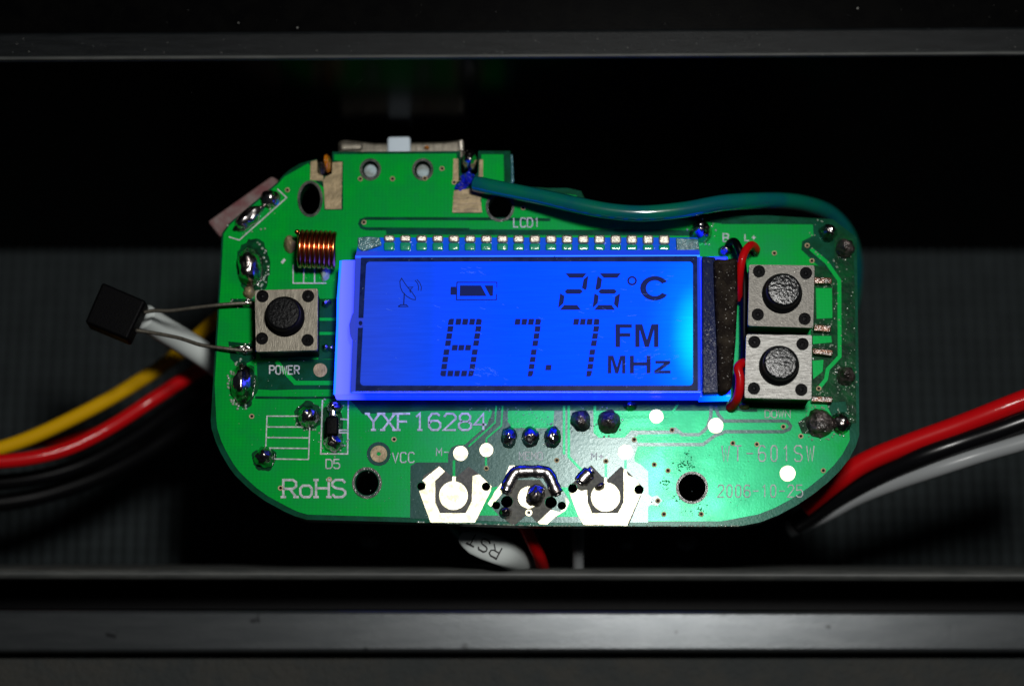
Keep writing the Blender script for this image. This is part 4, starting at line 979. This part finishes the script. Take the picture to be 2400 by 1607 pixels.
top_wire('wire', 'lowest black wire of the bundle at left', [(-60,1185,-18),(80,1165,-20),(220,1120,-21),(340,1060,-21),(450,985,-20),(560,920,-16)], 21, 'darkwire')
top_wire('wire', 'wide flat white wire passing behind the thin sensor leads', [(338,742,-4.0),(380,770,-6),(430,800,-8),(480,832,-9),(540,875,-9),(600,915,-9)], 30, 'sleeve')
g = None
top_wire('wire', 'glossy red wire leaving to the right above the black one', [(1880,1190,-10),(1960,1128,-9),(2030,1082,-8),(2130,1040,-7),(2240,1000,-6),(2330,965,-5),(2460,915,-4)], 24, 'redwire')
top_wire('wire', 'glossy black wire between red and white wires at right', [(1860,1230,-13),(1960,1165,-11),(2060,1112,-9),(2160,1070,-7),(2260,1035,-6),(2350,1005,-5),(2460,965,-4)], 25, 'blackwire')
top_wire('wire', 'greyish white wire lowest of the three wires at right', [(1850,1240,-15),(1930,1206,-13),(2010,1165,-11),(2100,1130,-9),(2200,1097,-7),(2300,1065,-6),(2380,1042,-5),(2460,1018,-4)], 19, 'whitewire')
top_wire('wire', 'red wire dropping below the bottom edge of the board', [(1215,1210,-5),(1235,1245,-6),(1252,1278,-7),(1266,1308,-9),(1274,1340,-13)], 15, 'redwire')
top_wire('wire', 'pale white wire dropping straight down right of the red one', [(1354,1200,-14),(1355,1250,-12),(1355,1290,-10),(1355,1340,-12)], 14, 'whitewire')
top_wire('wire', 'dull green wire entering the white printed sleeve', [(1040,1200,-14),(1070,1240,-13),(1100,1275,-12),(1130,1300,-12)], 12, 'greenwire')
# white heat-shrink sleeve with print
sv = thing('cable_sleeve', 'white printed sleeve on a wire under the bottom board edge', 'sleeve', W(1165, 1295, -14))
path = smooth_path([(1078,1256,-6.2),(1100,1266,-6.2),(1135,1279,-6.2),(1175,1293,-6.5),(1210,1312,-10),(1236,1336,-17),(1262,1372,-28)], 6)
P = [W(*q) for q in path]; n = len(P)
prof = [10, 20, 29, 32, 33, 33, 31, 28, 25, 22]
rad = [prof[min(int(i / (n - 1) * 9), 8)] + (prof[min(int(i / (n - 1) * 9), 8) + 1] - prof[min(int(i / (n - 1) * 9), 8)]) * ((i / (n - 1) * 9) % 1 if i < n - 1 else 1) for i in range(n)]
bm = bmesh.new(); tube_bm(bm, P, [r / 25 * MM for r in rad], 20)
for i, v in enumerate(bm.verts): v.co.z = P[i // 20].z + (v.co.z - P[i // 20].z) * 0.35
from_bm('sleeve_tube', bm, M['sleeve'], sv, True)
def lab(a, b):   # rotate the lettering so that it runs down-right, upside down
    x, y = a - 0, b - 0; t = math.radians(208)
    return (1137 + x * math.cos(t) - y * math.sin(t), 1277 + x * math.sin(t) + y * math.cos(t))
lettering('printed_lettering', 'RST', -38, -15, 42, 13, 3.2, -5.65, M['print'], sv, False, 0.7, basis=lab)
print('ZF', ZF, 'YW', YW)
